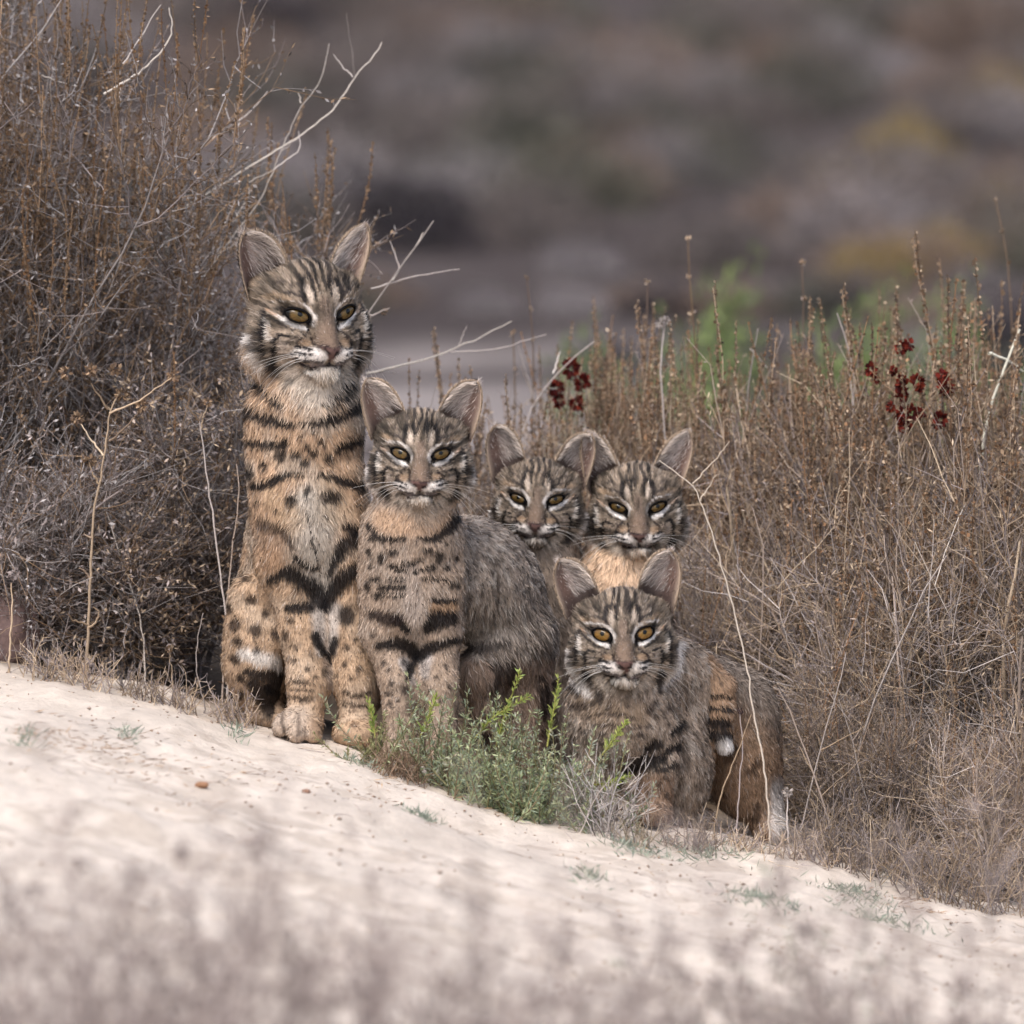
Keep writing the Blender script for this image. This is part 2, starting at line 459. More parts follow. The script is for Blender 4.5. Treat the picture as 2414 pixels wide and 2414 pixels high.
EAR_L = dict(inner=(-.80, 2.05), tip=(-2.66, 3.30), outer=(-2.66, .85), ci=(-1.50, 3.62), co=(-3.20, 2.55))
def mirror_ear(e): return {k: (-v[0], v[1]) for k, v in e.items()}

def build_ear(e, sgn, rng, warm):
    """local head units; returns verts, quads, colours, strands"""
    ns, nt = 22, 15
    s = np.linspace(0, 1, ns)
    I = bez(np.array(e['inner']), np.array(e['ci']), np.array(e['tip']), s)
    O = bez(np.array(e['outer']), np.array(e['co']), np.array(e['tip']), s)
    t = np.linspace(0, 1, nt)
    uv = I[:, None] * (1 - t)[None, :, None] + O[:, None] * t[None, :, None]
    wid = np.linalg.norm(I - O, axis=1)[:, None]
    dI = -1.25 - .45 * s; dO = -1.15 - .45 * s
    d = dI[:, None] * (1 - t) + dO[:, None] * t - .42 * wid * (4 * t * (1 - t))[None] ** .8 * (1 - .3 * s[:, None])
    F = np.stack([uv[..., 0], d, uv[..., 1]], -1)
    # sink the foot of the ear into the skull
    foot = (1 - s[:, None]) ** 3
    F[..., 1] -= .25 * foot
    F[..., 2] -= .45 * foot
    F[..., 0] *= 1 - .10 * foot
    B = F.copy(); B[..., 1] -= .13 * (1 - .6 * s[:, None])
    edge = np.minimum(t, 1 - t)[None]
    B[..., 1] += .06 * (edge < .01)
    V = np.concatenate([F.reshape(-1, 3), B.reshape(-1, 3)])
    id0 = np.arange(ns * nt).reshape(ns, nt); id1 = id0 + ns * nt
    q = np.stack([id0[:-1, :-1], id0[:-1, 1:], id0[1:, 1:], id0[1:, :-1]], -1).reshape(-1, 4)
    qb = np.stack([id1[:-1, :-1], id1[1:, :-1], id1[1:, 1:], id1[:-1, 1:]], -1).reshape(-1, 4)
    r0 = np.stack([id0[:-1, 0], id0[1:, 0], id1[1:, 0], id1[:-1, 0]], -1)
    r1 = np.stack([id0[:-1, -1], id1[:-1, -1], id1[1:, -1], id0[1:, -1]], -1)
    ss, tt = np.meshgrid(s, t, indexing='ij'); ss, tt = ss.ravel(), tt.ravel()
    def front_col(ss, tt, nz):
        c = lin((134, 117, 108))[None] * (.75 + .5 * nz)[:, None]
        c = blend(c, sstep(.95, .35, ss) * sstep(.35, .65, tt) * sstep(.98, .8, tt), (104, 80, 72), .8)
        c = blend(c, sstep(.30, .05, ss), (64, 54, 52), .8)
        c = blend(c, sstep(.55, .2, np.abs(tt - .42) * 2.2) * sstep(.95, .6, ss) * sstep(.05, .3, ss), (190, 172, 164), .8)
        c = blend(c, sstep(.10, .03, np.minimum(tt, 1 - tt)) * sstep(.0, .15, ss), (186, 164, 142), .9)
        return c
    nz = vnoise(F.reshape(-1, 3), 6)
    cf = front_col(ss, tt, nz)
    cb = np.tile(lin((40, 34, 34)), (len(ss), 1))
    cb = blend(cb, sstep(.5, .3, np.hypot((tt - .5) * 1.6, ss - .5)), (196, 188, 180))
    cb = blend(cb, sstep(.12, .0, np.minimum(tt, 1 - tt)), (150, 130, 110), .8)
    # strands: long pale hair sweeping out of the cup, short fringe on the rim
    st = []
    n = 1300
    a, b = rng.random(n) * .70 + .08, rng.random(n) ** 1.5 * .8 + .02
    def at(a, b):
        x = a * (ns - 1); y = b * (nt - 1); i = np.clip(x.astype(int), 0, ns - 2); k = np.clip(y.astype(int), 0, nt - 2)
        fx, fy = (x - i)[:, None], (y - k)[:, None]
        return (F[i, k] * (1 - fx) + F[i + 1, k] * fx) * (1 - fy) + (F[i, k + 1] * (1 - fx) + F[i + 1, k + 1] * fx) * fy
    r = at(a, b); r2 = at(np.clip(a + .22, 0, .97), np.clip(b + .18, 0, 1))
    n0 = np.tile(np.array([0, 1.0, .1]), (n, 1))
    st.append((r, n0, r2 - r, np.full(n, .55) * (.5 + .8 * rng.random(n)), front_col(a, b, rng.random(n)) * .45 + lin((212, 200, 192)) * (.3 + .6 * rng.random((n, 1)))))
    n = 900
    a = rng.random(n); b = (rng.random(n) > .5) * 1.0
    r = at(a, b); ctr = at(a, np.full(n, .5)); out = r - ctr
    upv = np.tile(np.array([0, 0, 1.0]), (n, 1))
    rc = np.where((rng.random(n) < .8)[:, None], lin((176, 154, 132)), lin((90, 78, 70)))
    st.append((r, norm(out + np.array([0, .8, 0])), norm(out) * .5 + upv, np.full(n, .13) * (.6 + .8 * rng.random(n)), rc))
    n = 70
    r = np.tile(F[-1, 0], (n, 1)) + rng.normal(0, .035, (n, 3)) - np.array([0, 0, .05])
    st.append((r, np.tile(norm(np.array([sgn * .4, .1, 1.0])), (n, 1)), np.tile(np.array([sgn * .35, 0, 1.0]), (n, 1)), .42 * (.5 + .6 * rng.random(n)), np.tile(lin((20, 17, 18)), (n, 1))))
    n = 1400
    a = rng.random(n); b = rng.random(n); r = at(a, b)
    st.append((r, np.tile(np.array([0, 1.0, .05]), (n, 1)), np.tile(np.array([sgn * .35, 0, 1.0]), (n, 1)), np.full(n, .15), front_col(a, b, rng.random(n))))
    n = 1200
    a = rng.random(n); b = rng.random(n); r = at(a, b) - np.array([0, .14, 0])
    bc = np.tile(lin((40, 34, 34)), (n, 1)); bc = blend(bc, sstep(.5, .3, np.hypot((b - .5) * 1.6, a - .5)), (196, 188, 180))
    st.append((r, np.tile(np.array([0, -1.0, .05]), (n, 1)), np.tile(np.array([sgn * .3, 0, 1.0]), (n, 1)), np.full(n, .16), bc))
    return V, np.concatenate([q, qb, r0, r1]), np.concatenate([cf, cb]), st

def build_cat(cfg):
    rng = np.random.default_rng(cfg['seed'])
    e = cfg['e'] * S; M = rot_head(*[math.radians(a) for a in cfg['pose']])
    hp = cfg['head']; HC = P(hp[0], hp[1], hp[2] * S) - M @ np.array([0, .0, 0]) * e     # between the eyes
    to_local = lambda p: ((p - HC) @ M) / e
    to_world = lambda q: HC + (q * e) @ M.T
    # ---- primitives in world space
    prims = []
    def pt(q):
        w = P(q[0], q[1], q[2] * S)
        if len(q) > 3: w = np.array([w[0], w[1], tz(w[0], w[1]) + q[3] * S])       # stands on the ground
        return w
    for q in cfg['body']:
        if q[0] == 'c': prims.append(('c', pt(q[1]), pt(q[2]), q[3] * S, q[4] * S, (q[5] if len(q) > 5 else 30) * S))
        else: prims.append(('e', pt(q[1]), np.array([q[2][0], q[2][2], q[2][1]], float) * S, (q[3] if len(q) > 3 else 40) * S))
    h = cfg['voxel']
    headc = to_world(np.array([[0, -1.0, -.3]]))[0]
    pts = [headc - 3.2 * e, headc + 3.2 * e]
    for q in prims:
        r = max(q[3], q[4]) if q[0] == 'c' else q[2]
        pts += [q[1] - r, q[1] + r]
        if q[0] == 'c': pts += [q[2] - r, q[2] + r]
    lo = np.min(pts, 0) - 6 * h; hi = np.max(pts, 0) + 6 * h
    n = np.ceil((hi - lo) / h).astype(int) + 1
    D = np.full(tuple(n), .06, np.float32)
    ax = [lo[a] + np.arange(n[a]) * h for a in range(3)]
    def apply(b0, b1, fn, k):
        i0 = np.clip(((b0 - k - 3 * h - lo) / h).astype(int), 0, n - 1); i1 = np.clip(((b1 + k + 3 * h - lo) / h).astype(int) + 2, 1, n)
        sl = tuple(slice(a, b) for a, b in zip(i0, i1))
        g = np.stack(np.meshgrid(*[ax[a][sl[a]] for a in range(3)], indexing='ij'), -1)
        D[sl] = smin(D[sl], fn(g), k)
    for q in prims:
        if q[0] == 'c':
            r = max(q[3], q[4]); apply(np.minimum(q[1], q[2]) - r, np.maximum(q[1], q[2]) + r, lambda g, q=q: sd_capsule(g, q[1], q[2], q[3], q[4]), q[5])
        else: apply(q[1] - q[2], q[1] + q[2], lambda g, q=q: sd_ellipsoid(g, q[1], q[2]), q[3])
    hprims = [(q[0], np.array(q[1], float), np.array(q[2], float)) + tuple(q[3:]) for q in HEAD]
    def hd(g):
        sh = g.shape[:-1]
        return (sdf_points(to_local(g.reshape(-1, 3)), hprims) * e).reshape(sh)
    apply(headc - 3.4 * e, headc + 3.4 * e, hd, .45 * e)
    V, F = surface_nets(D, lo, h)
    N = vert_normals(V, F)
    # gentle unevenness of the coat
    V = V + N * ((fbm(V, 55, 2) - .5) * .004)[:, None] * (1 - sstep(1.8, 3, -np.linalg.norm(to_local(V) + np.array([0, 1, .3]), axis=-1) + 4.6))[:, None]
    N = vert_normals(V, F)
    # ---- painting
    Yc = cfg['paintY'] * S
    o0 = P(IMG / 2, IMG / 2, Yc); dxp = P(IMG / 2 + 100, IMG / 2, Yc)[0] / 100; dzp = (P(IMG / 2, IMG / 2 + 100, Yc)[2] - o0[2]) / 100
    def to_px(p): return IMG / 2 + p[:, 0] / dxp, IMG / 2 + (p[:, 2] - o0[2]) / dzp
    def headmask(L):
        q = (L + np.array([0, 1.05, .30])) / np.array([2.75, 2.6, 2.55])
        return 1 - sstep(.92, 1.08, np.linalg.norm(q, axis=-1))
    def paint(p, nrm):
        L = to_local(p); x, y = to_px(p)
        body = cfg['paint'](p, x, y, nrm)
        hm = headmask(L) * sstep(-2.6, -1.7, L[:, 1])
        return body * (1 - hm)[:, None] + face_paint(L, cfg['warm'], cfg['eyeh'], cfg['seed'], cfg.get('brow', 1.0)) * hm[:, None]
    GAIN = cfg.get('gain', .86)
    col = paint(V, N) * GAIN
    # ears joined on
    off = len(V); allV, allF, allC = [V], [F], [col]; strands = []
    for sgn, ed in ((-1, cfg.get('earL', EAR_L)), (1, cfg.get('earR', mirror_ear(EAR_L)))):
        ev, ef, ec, st = build_ear(ed, sgn, rng, cfg['warm'])
        if sgn > 0: ef = ef[:, ::-1]
        allV.append(to_world(ev)); allF.append(ef + off); allC.append(ec * GAIN); off += len(ev)
        strands += st
    root = empty('bobcat', np.array([HC[0], cfg['paintY'] * S, tz(HC[0], Yc)]))
    tag(root, cfg['label'], 'bobcat', 'family of bobcats on the sandy bank')
    org = np.array(root.location)
    body = link('body', mesh_np('bobcat_body', np.concatenate(allV) - org, [np.concatenate(allF)], np.clip(np.concatenate(allC), 0, 1)), M_SKIN, root)
    # ---- fur
    T = np.concatenate([F[:, [0, 1, 2]], F[:, [0, 2, 3]]])
    A = .5 * np.linalg.norm(np.cross(V[T[:, 1]] - V[T[:, 0]], V[T[:, 2]] - V[T[:, 0]]), axis=1)
    cen = V[T].mean(1); nT = norm(N[T].mean(1)); LT = to_local(cen)
    hmT = headmask(LT)
    wgt = A * np.where(nT[:, 1] < .35, 1.0, .12) * (1 + cfg.get('headdens', 2.0) * hmT * sstep(-1.6, -.6, LT[:, 1]))
    nst = cfg['strands']
    pick = rng.choice(len(T), nst, p=wgt / wgt.sum())
    r1, r2 = rng.random(nst), rng.random(nst); f = r1 + r2 > 1; r1[f], r2[f] = 1 - r1[f], 1 - r2[f]
    t = T[pick]
    R = V[t[:, 0]] * (1 - r1 - r2)[:, None] + V[t[:, 1]] * r1[:, None] + V[t[:, 2]] * r2[:, None]
    Nn = norm(N[t[:, 0]] * (1 - r1 - r2)[:, None] + N[t[:, 1]] * r1[:, None] + N[t[:, 2]] * r2[:, None])
    L = to_local(R); hm = headmask(L)
    keep = ~((hm > .3) & (L[:, 1] > -1.2) & (eye_mask(np.abs(L[:, 0]), L[:, 2], 1.12, cfg['eyeh']) < 1))
    nm = np.maximum(np.abs(L[:, 0]) / (.40 * np.clip((L[:, 2] + 1.78) / .52, .02, 1)), np.abs(L[:, 2] + 1.48) / .30)
    keep &= ~((nm < .95) & (L[:, 1] > 0) & (hm > .3))
    R, Nn, L, hm = R[keep], Nn[keep], L[keep], hm[keep]
    C = paint(R, Nn) * GAIN
    nose = to_world(np.array([[0, .9, -1.0]]))[0]
    away = norm(R - nose)
    down = np.tile(np.array([0, .25, -1.0]), (len(R), 1)) + np.stack([.25 * np.sign(R[:, 0] - HC[0]), R[:, 1] * 0, R[:, 1] * 0], -1)
    comb = away * hm[:, None] + down * (1 - hm)[:, None]
    comb = comb + .35 * (np.stack([vnoise(R + k * 7, 45) for k in range(3)], -1) - .5) * 2 * (1 - .5 * hm[:, None])
    rad = np.linalg.norm((L - np.array([0, .5, -.8])) * np.array([1, .8, 1]), axis=-1)
    Lh = (.10 + .20 * sstep(1.2, 3.0, rad) + .25 * sstep(1.6, 2.4, np.abs(L[:, 0])) * sstep(-.6, -1.6, L[:, 2])) * e
    px, py = to_px(R)
    Lb = cfg['furlen'](px, py) * S
    Ls = (Lh * hm + Lb * (1 - hm)) * (.65 + .7 * rng.random(len(R)))
    guard = rng.random(len(R)) < .05
    Ls = np.where(guard, Ls * 1.45, Ls)
    gk = .38 * sstep(.04, .14, C.mean(1))[:, None]
    C = np.where(guard[:, None], C * (1 - gk) + lin((205, 196, 188)) * gk * .85, C)
    Ws = np.where(hm > .5, .00030, .00042) * (.7 + .6 * rng.random(len(R)))
    sR, sN, sD, sL, sC = [R], [Nn], [comb], [Ls], [C]
    for r, nn, d, l, c in strands:
        sR.append(to_world(r)); sN.append(norm(nn @ M.T)); sD.append(norm(d) @ M.T); sL.append(l * e); sC.append(c * GAIN)
    ne = sum(len(x) for x in sR[1:])
    Ws = np.concatenate([Ws, np.full(ne, .00032)])
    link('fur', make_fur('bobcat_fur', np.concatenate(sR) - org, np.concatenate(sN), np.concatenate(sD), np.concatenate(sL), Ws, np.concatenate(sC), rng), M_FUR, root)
    # ---- eyes
    eh = cfg['eyeh']
    ds = np.linspace(1.5, -1.6, 125)
    def surf(u, v):
        q = np.stack([np.full_like(ds, u), ds, np.full_like(ds, v)], -1); s = sdf_points(q, hprims)
        k = np.argmax(s < 0); return ds[k]
    ca, sa = math.cos(.36), math.sin(.36)
    for sg in (-1, 1):
        nr, na = 15, 40
        d_c = surf(1.0, 0); d_in = surf(.62, -.14); d_out = surf(1.40, .15)
        slope = (d_out - d_in) / .78
        V_, C_ = [], []
        for i in range(nr + 1):
            rr = i / nr
            for k in range(na):
                th = 2 * math.pi * k / na
                a = math.cos(th); prof = max(1 - abs(a) ** 2.2, 0) ** .62
                a_ = a * .46 * 1.02; b_ = (eh * .94 if math.sin(th) > 0 else -eh * .96) * prof
                a_ *= rr; b_ *= rr
                x = 1.0 + a_ * ca - b_ * sa; y = a_ * sa + b_ * ca
                dd = d_c + slope * .75 * (x - 1.0) + .06 + .15 * (1 - rr ** 2)
                # the shape of the iris: round, clipped by the lids
                ir = math.hypot(x - .985 - cfg.get('gaze', 0) * sg, (y - .05))
                g = vnoise(np.array([[math.atan2(y, x - 1) * 3, 0, 0.]]), 3)[0]
                c = lin(cfg.get('iris', (108, 84, 46))) * (.5 + .5 * g) * (1.15 - .9 * max(0.0, (y - .02) / .3)) if ir < .36 else lin((14, 12, 12))  # iris darkens upwards: the upper lid's shade is put into its colour
                if ir > .29: c = c * max(0.0, 1 - (ir - .29) / .07 * .8)
                if ir < .17: c = c * np.array([.8, .9, .9])
                if ir < .10: c = lin((8, 7, 7))
                if rr > .93: c = lin((10, 9, 10))
                V_.append((sg * x, dd, y)); C_.append(c)
        V_ = np.array(V_); C_ = np.array(C_)
        Q = []
        for i in range(nr):
            for k in range(na):
                k2 = (k + 1) % na
                q = [i * na + k, (i + 1) * na + k, (i + 1) * na + k2, i * na + k2]
                Q.append(q if sg > 0 else q[::-1])
        eye = link('eye', mesh_np('eye', to_world(V_) - org, [np.array(Q)], C_ * .9), M_EYE, root)
        # lids: dark rims that stand a little proud of the eyeball
        rim = []
        for k in range(na):
            th = 2 * math.pi * k / na; a = math.cos(th); prof = max(1 - abs(a) ** 2.2, 0) ** .62
            a_ = a * .48; b_ = (eh * .95 if math.sin(th) > 0 else -eh * .98) * prof
            x = 1.0 + a_ * ca - b_ * sa; y = a_ * sa + b_ * ca
            rim.append((sg * x, d_c + slope * .75 * (x - 1) + .09 + .07 * max(0, math.sin(th)), y))
        rim = np.array(rim)
        pts = to_world(rim) - org; ctr = pts.mean(0)
        rv, rf = [], []
        for k in range(na):
            tgt = norm(pts[(k + 1) % na] - pts[k - 1]); rad_ = norm(pts[k] - ctr); up_ = np.cross(tgt, rad_)
            w = e * (.05 if math.sin(2 * math.pi * k / na) > 0 else .03)
            for m in range(6):
                an = 2 * math.pi * m / 6; rv.append(pts[k] + (rad_ * math.cos(an) + up_ * math.sin(an)) * w)
            k2 = (k + 1) % na
            for m in range(6): rf.append([k * 6 + m, k * 6 + (m + 1) % 6, k2 * 6 + (m + 1) % 6, k2 * 6 + m])
        link('eyelid', mesh_np('eyelid', np.array(rv), [np.array(rf)], np.tile(lin((16, 14, 15)), (len(rv), 1))), M_SKIN, eye)
    # ---- whiskers
    for sg in (-1, 1):
        for k in range(6):
            y0 = -1.38 - .06 * k + rng.normal(0, .02); x0 = .80 + .35 * rng.random()
            ln = (2.0 + 1.0 * rng.random()) * cfg.get('whisk', 1)
            droop = .15 + .24 * k + .5 * rng.random(); tt = np.linspace(0, 1, 8)
            q = np.stack([sg * (x0 + ln * tt * (.92 - .25 * tt * k / 7)), .55 - 1.0 * tt, y0 + .05 * tt - ln * droop * tt ** 1.7 * .55], -1)
            link('whisker', tube_mesh('whisker', (to_world(q) - org)[None], np.array([[.00021]]) * np.linspace(1, .35, 8)[None], lin((232, 226, 220))[None] * .9), M_WHISK, root)
    return root

# ------------------------------------------------------------------ tubes, twigs and leaves
def tube_arrays(poly, rad, col, sides=3):
    """poly (M,N,3), rad (M,N), col (M,3)"""
    M_, N_, _ = poly.shape
    t = np.gradient(poly, axis=1); t = norm(t)
    ref = np.tile(np.array([.31, .52, .8]), (M_, 1)); ref = norm(ref + .001)
    a = norm(np.cross(t, ref[:, None])); b = np.cross(t, a)
    an = np.arange(sides) * 2 * math.pi / sides
    V = poly[:, :, None] + rad[:, :, None, None] * (a[:, :, None] * np.cos(an)[:, None] + b[:, :, None] * np.sin(an)[:, None])
    V = V.reshape(-1, 3)
    idx = np.arange(M_ * N_ * sides).reshape(M_, N_, sides)
    F = np.stack([idx[:, :-1], np.roll(idx, -1, 2)[:, :-1], np.roll(idx, -1, 2)[:, 1:], idx[:, 1:]], -1).reshape(-1, 4)
    return V, F, np.repeat(col, N_ * sides, axis=0)

def tube_mesh(name, poly, rad, col, sides=3):
    V, F, C = tube_arrays(poly, np.broadcast_to(rad, poly.shape[:2]), np.broadcast_to(col, (len(poly), 3)), sides)
    return mesh_np(name, V, [F], C)

def merge(parts):
    V, F, C, o = [], [], [], 0
    for v, f, c in parts:
        V.append(v); F.append(f + o); C.append(c); o += len(v)
    return np.concatenate(V), np.concatenate(F), np.concatenate(C)

def grow(org, dirs, length, N, up, wob, rng):
    M_ = len(org); p = org.copy(); d = norm(dirs); out = [p]
    step = (length / (N - 1))[:, None]
    for k in range(N - 1):
        d = norm(d + np.array([0, 0, up]) + rng.normal(size=(M_, 3)) * wob)
        p = p + d * step; out.append(p)
    return np.stack(out, 1)

def along(poly, n, lo, hi, rng):
    M_, N_, _ = poly.shape
    i = rng.integers(0, M_, n); t = (lo + (hi - lo) * rng.random(n)) * (N_ - 1)
    k = np.clip(t.astype(int), 0, N_ - 2); f = (t - k)[:, None]
    return poly[i, k] * (1 - f) + poly[i, k + 1] * f, norm(poly[i, k + 1] - poly[i, k]), i, t / (N_ - 1)

def leaves(cen, dirs, ln, wd, col, rng):
    n = len(cen); d = norm(dirs); s = norm(np.cross(d, rng.normal(size=(n, 3))))
    ln = np.broadcast_to(ln, (n,))[:, None]; wd = np.broadcast_to(wd, (n,))[:, None]
    V = np.stack([cen, cen + d * ln * .5 + s * wd * .5, cen + d * ln, cen + d * ln * .5 - s * wd * .5], 1).reshape(-1, 3)
    F = np.arange(n * 4).reshape(n, 4)
    return V, F, np.repeat(col, 4, axis=0)

def pal(cols, n, rng, jit=.18):
    c = np.array([lin(x) for x in cols]); return np.clip(c[rng.integers(0, len(c), n)] * rng.normal(1, jit, (n, 1)), .004, .9)

def bush_parts(rng, height, spread, nst, nbr, ntw, nlf, stemc, twigc, leafc, up=.06, lsize=(.006, .0022), wob=.16, spikes=0, spikec=None, twl=.075, base_r=.02, spread2=.6, spike_h=.22, thick=1.0):
    ang = rng.random(nst) * 2 * math.pi; el = rng.random(nst) ** .7 * spread
    dirs = np.stack([np.cos(ang) * el, np.sin(ang) * el, np.ones(nst)], -1)
    org = np.stack([np.cos(ang) * base_r * rng.random(nst), np.sin(ang) * base_r * rng.random(nst), np.zeros(nst) - .01], -1)
    ln = height * (.65 + .4 * rng.random(nst)) * np.sqrt(1 + .3 * el ** 2)
    st = grow(org, dirs, ln, 12, up, wob * .6, rng)
    p, t, i, tt = along(st, nbr, .12, .95, rng)
    br = grow(p, t * .8 + rng.normal(size=(nbr, 3)) * spread2, height * (.14 + .25 * rng.random(nbr)) * (1.1 - .5 * tt), 7, up * 1.5, wob, rng)
    p, t, i, tt = along(br, ntw, .1, 1.0, rng)
    tw = grow(p, t * .7 + rng.normal(size=(ntw, 3)) * .6, twl * (.4 + rng.random(ntw)), 4, up, wob * 1.4, rng)
    out = {}
    A = tube_arrays(st, (.0021 * thick * (.6 + 1.3 * rng.random(nst) ** 2))[:, None] * np.linspace(1.3, .35, 12), pal(stemc, nst, rng), 5)
    out['stem'] = A
    B = tube_arrays(br, (.0010 * thick * (.6 + .7 * rng.random(nbr)))[:, None] * np.linspace(1.2, .4, 7), pal(twigc, nbr, rng))
    Cc = tube_arrays(tw, (.00055 * thick * (.6 + .8 * rng.random(ntw)))[:, None] * np.linspace(1.2, .5, 4), pal(twigc, ntw, rng))
    out['twig'] = merge([B, Cc])
    lv = []
    if nlf:
        p, t, i, tt = along(tw, nlf, .15, 1.0, rng)
        lv.append(leaves(p, t * .6 + rng.normal(size=(nlf, 3)) * .7, lsize[0] * (.5 + rng.random(nlf)), lsize[1] * (.6 + .8 * rng.random(nlf)), pal(leafc, nlf, rng, .22), rng))
    if spikes:
        p, t, i, tt = along(br, spikes, .5, 1.0, rng)
        top = p[:, 2] > height * .45
        p, t = p[top], t[top]
        sp = grow(p, t * .25 + np.array([0, 0, 1.0]) + rng.normal(size=(len(p), 3)) * .16, spike_h * (.5 + .8 * rng.random(len(p))), 8, .12, .05, rng)
        out['twig'] = merge([out['twig'], tube_arrays(sp, np.full((len(sp), 8), .0007 * thick), pal(spikec, len(sp), rng))])
        nn = len(sp) * 75
        p, t, i, tt = along(sp, nn, .15, 1.0, rng)
        lv.append(leaves(p, t * .9 + rng.normal(size=(nn, 3)) * .6, .0052 * (.5 + .8 * rng.random(nn)) * (1.25 - .6 * tt), .0036 * (.6 + .8 * rng.random(nn)), pal(spikec, nn, rng, .22), rng))
    if lv: out['leaf'] = merge(lv)
    return out

def bush_obj(name, parts, loc, label, cat, group=None, leafmat=None, rotz=0, sc=1):
    r = empty(name, loc); r.rotation_euler = (0, 0, rotz); r.scale = (sc, sc, sc)
    tag(r, label, cat, group)
    link('stem', mesh_np(name + '_stem', parts['stem'][0], [parts['stem'][1]], parts['stem'][2]), M_TWIG, r)['kind'] = 'stuff'
    link('twig_mass', mesh_np(name + '_twig', parts['twig'][0], [parts['twig'][1]], parts['twig'][2]), M_TWIG, r)['kind'] = 'stuff'
    if 'leaf' in parts:
        link('leaf_mass', mesh_np(name + '_leaf', parts['leaf'][0], [parts['leaf'][1]], parts['leaf'][2]), leafmat or M_LEAF, r)['kind'] = 'stuff'
    return r


# ------------------------------------------------------------------ the coats
def spots(col, x, y, lst, c=BLK, a=1.0, f=None):
    for q in lst:
        cx, cy = f(q[0], q[1]) if f else (q[0], q[1]); k = f.k if f else 1
        col = blob(col, x, y, cx, cy, q[2] * k * 1.22, (q[3] if len(q) > 3 else q[2]) * k * 1.22, c, a, .4)
    return col

def bands(col, x, y, lst, c=BLK, a=1.0, f=None, soft=.35):
    for pts, w in lst:
        k = f.k if f else 1
        pts = [f(*p) if f else p for p in pts]
        col = stroke(col, x, y, pts, np.asarray(w, float) * k * (1.22 if sum(c) < 150 else 1), c, a, soft)
    return col

def frame(x0, y0, k):
    def f(a, b): return (x0 + a * k, y0 + b * k)
    f.k = k
    return f

def random_spots(col, p, freq, thr, c, a, seed):
    q = p * freq + seed
    n = vnoise(q, 1.0) * .75 + .25 * vnoise(q + 9, 2.3)
    return blend(col, sstep(thr, thr + .07, n), c, a)

def wob(p, x, y, amp=5.0):
    return x + (vnoise(p, 90) - .5) * 1.3 * amp, y + (vnoise(p + 3, 90) - .5) * 1.3 * amp

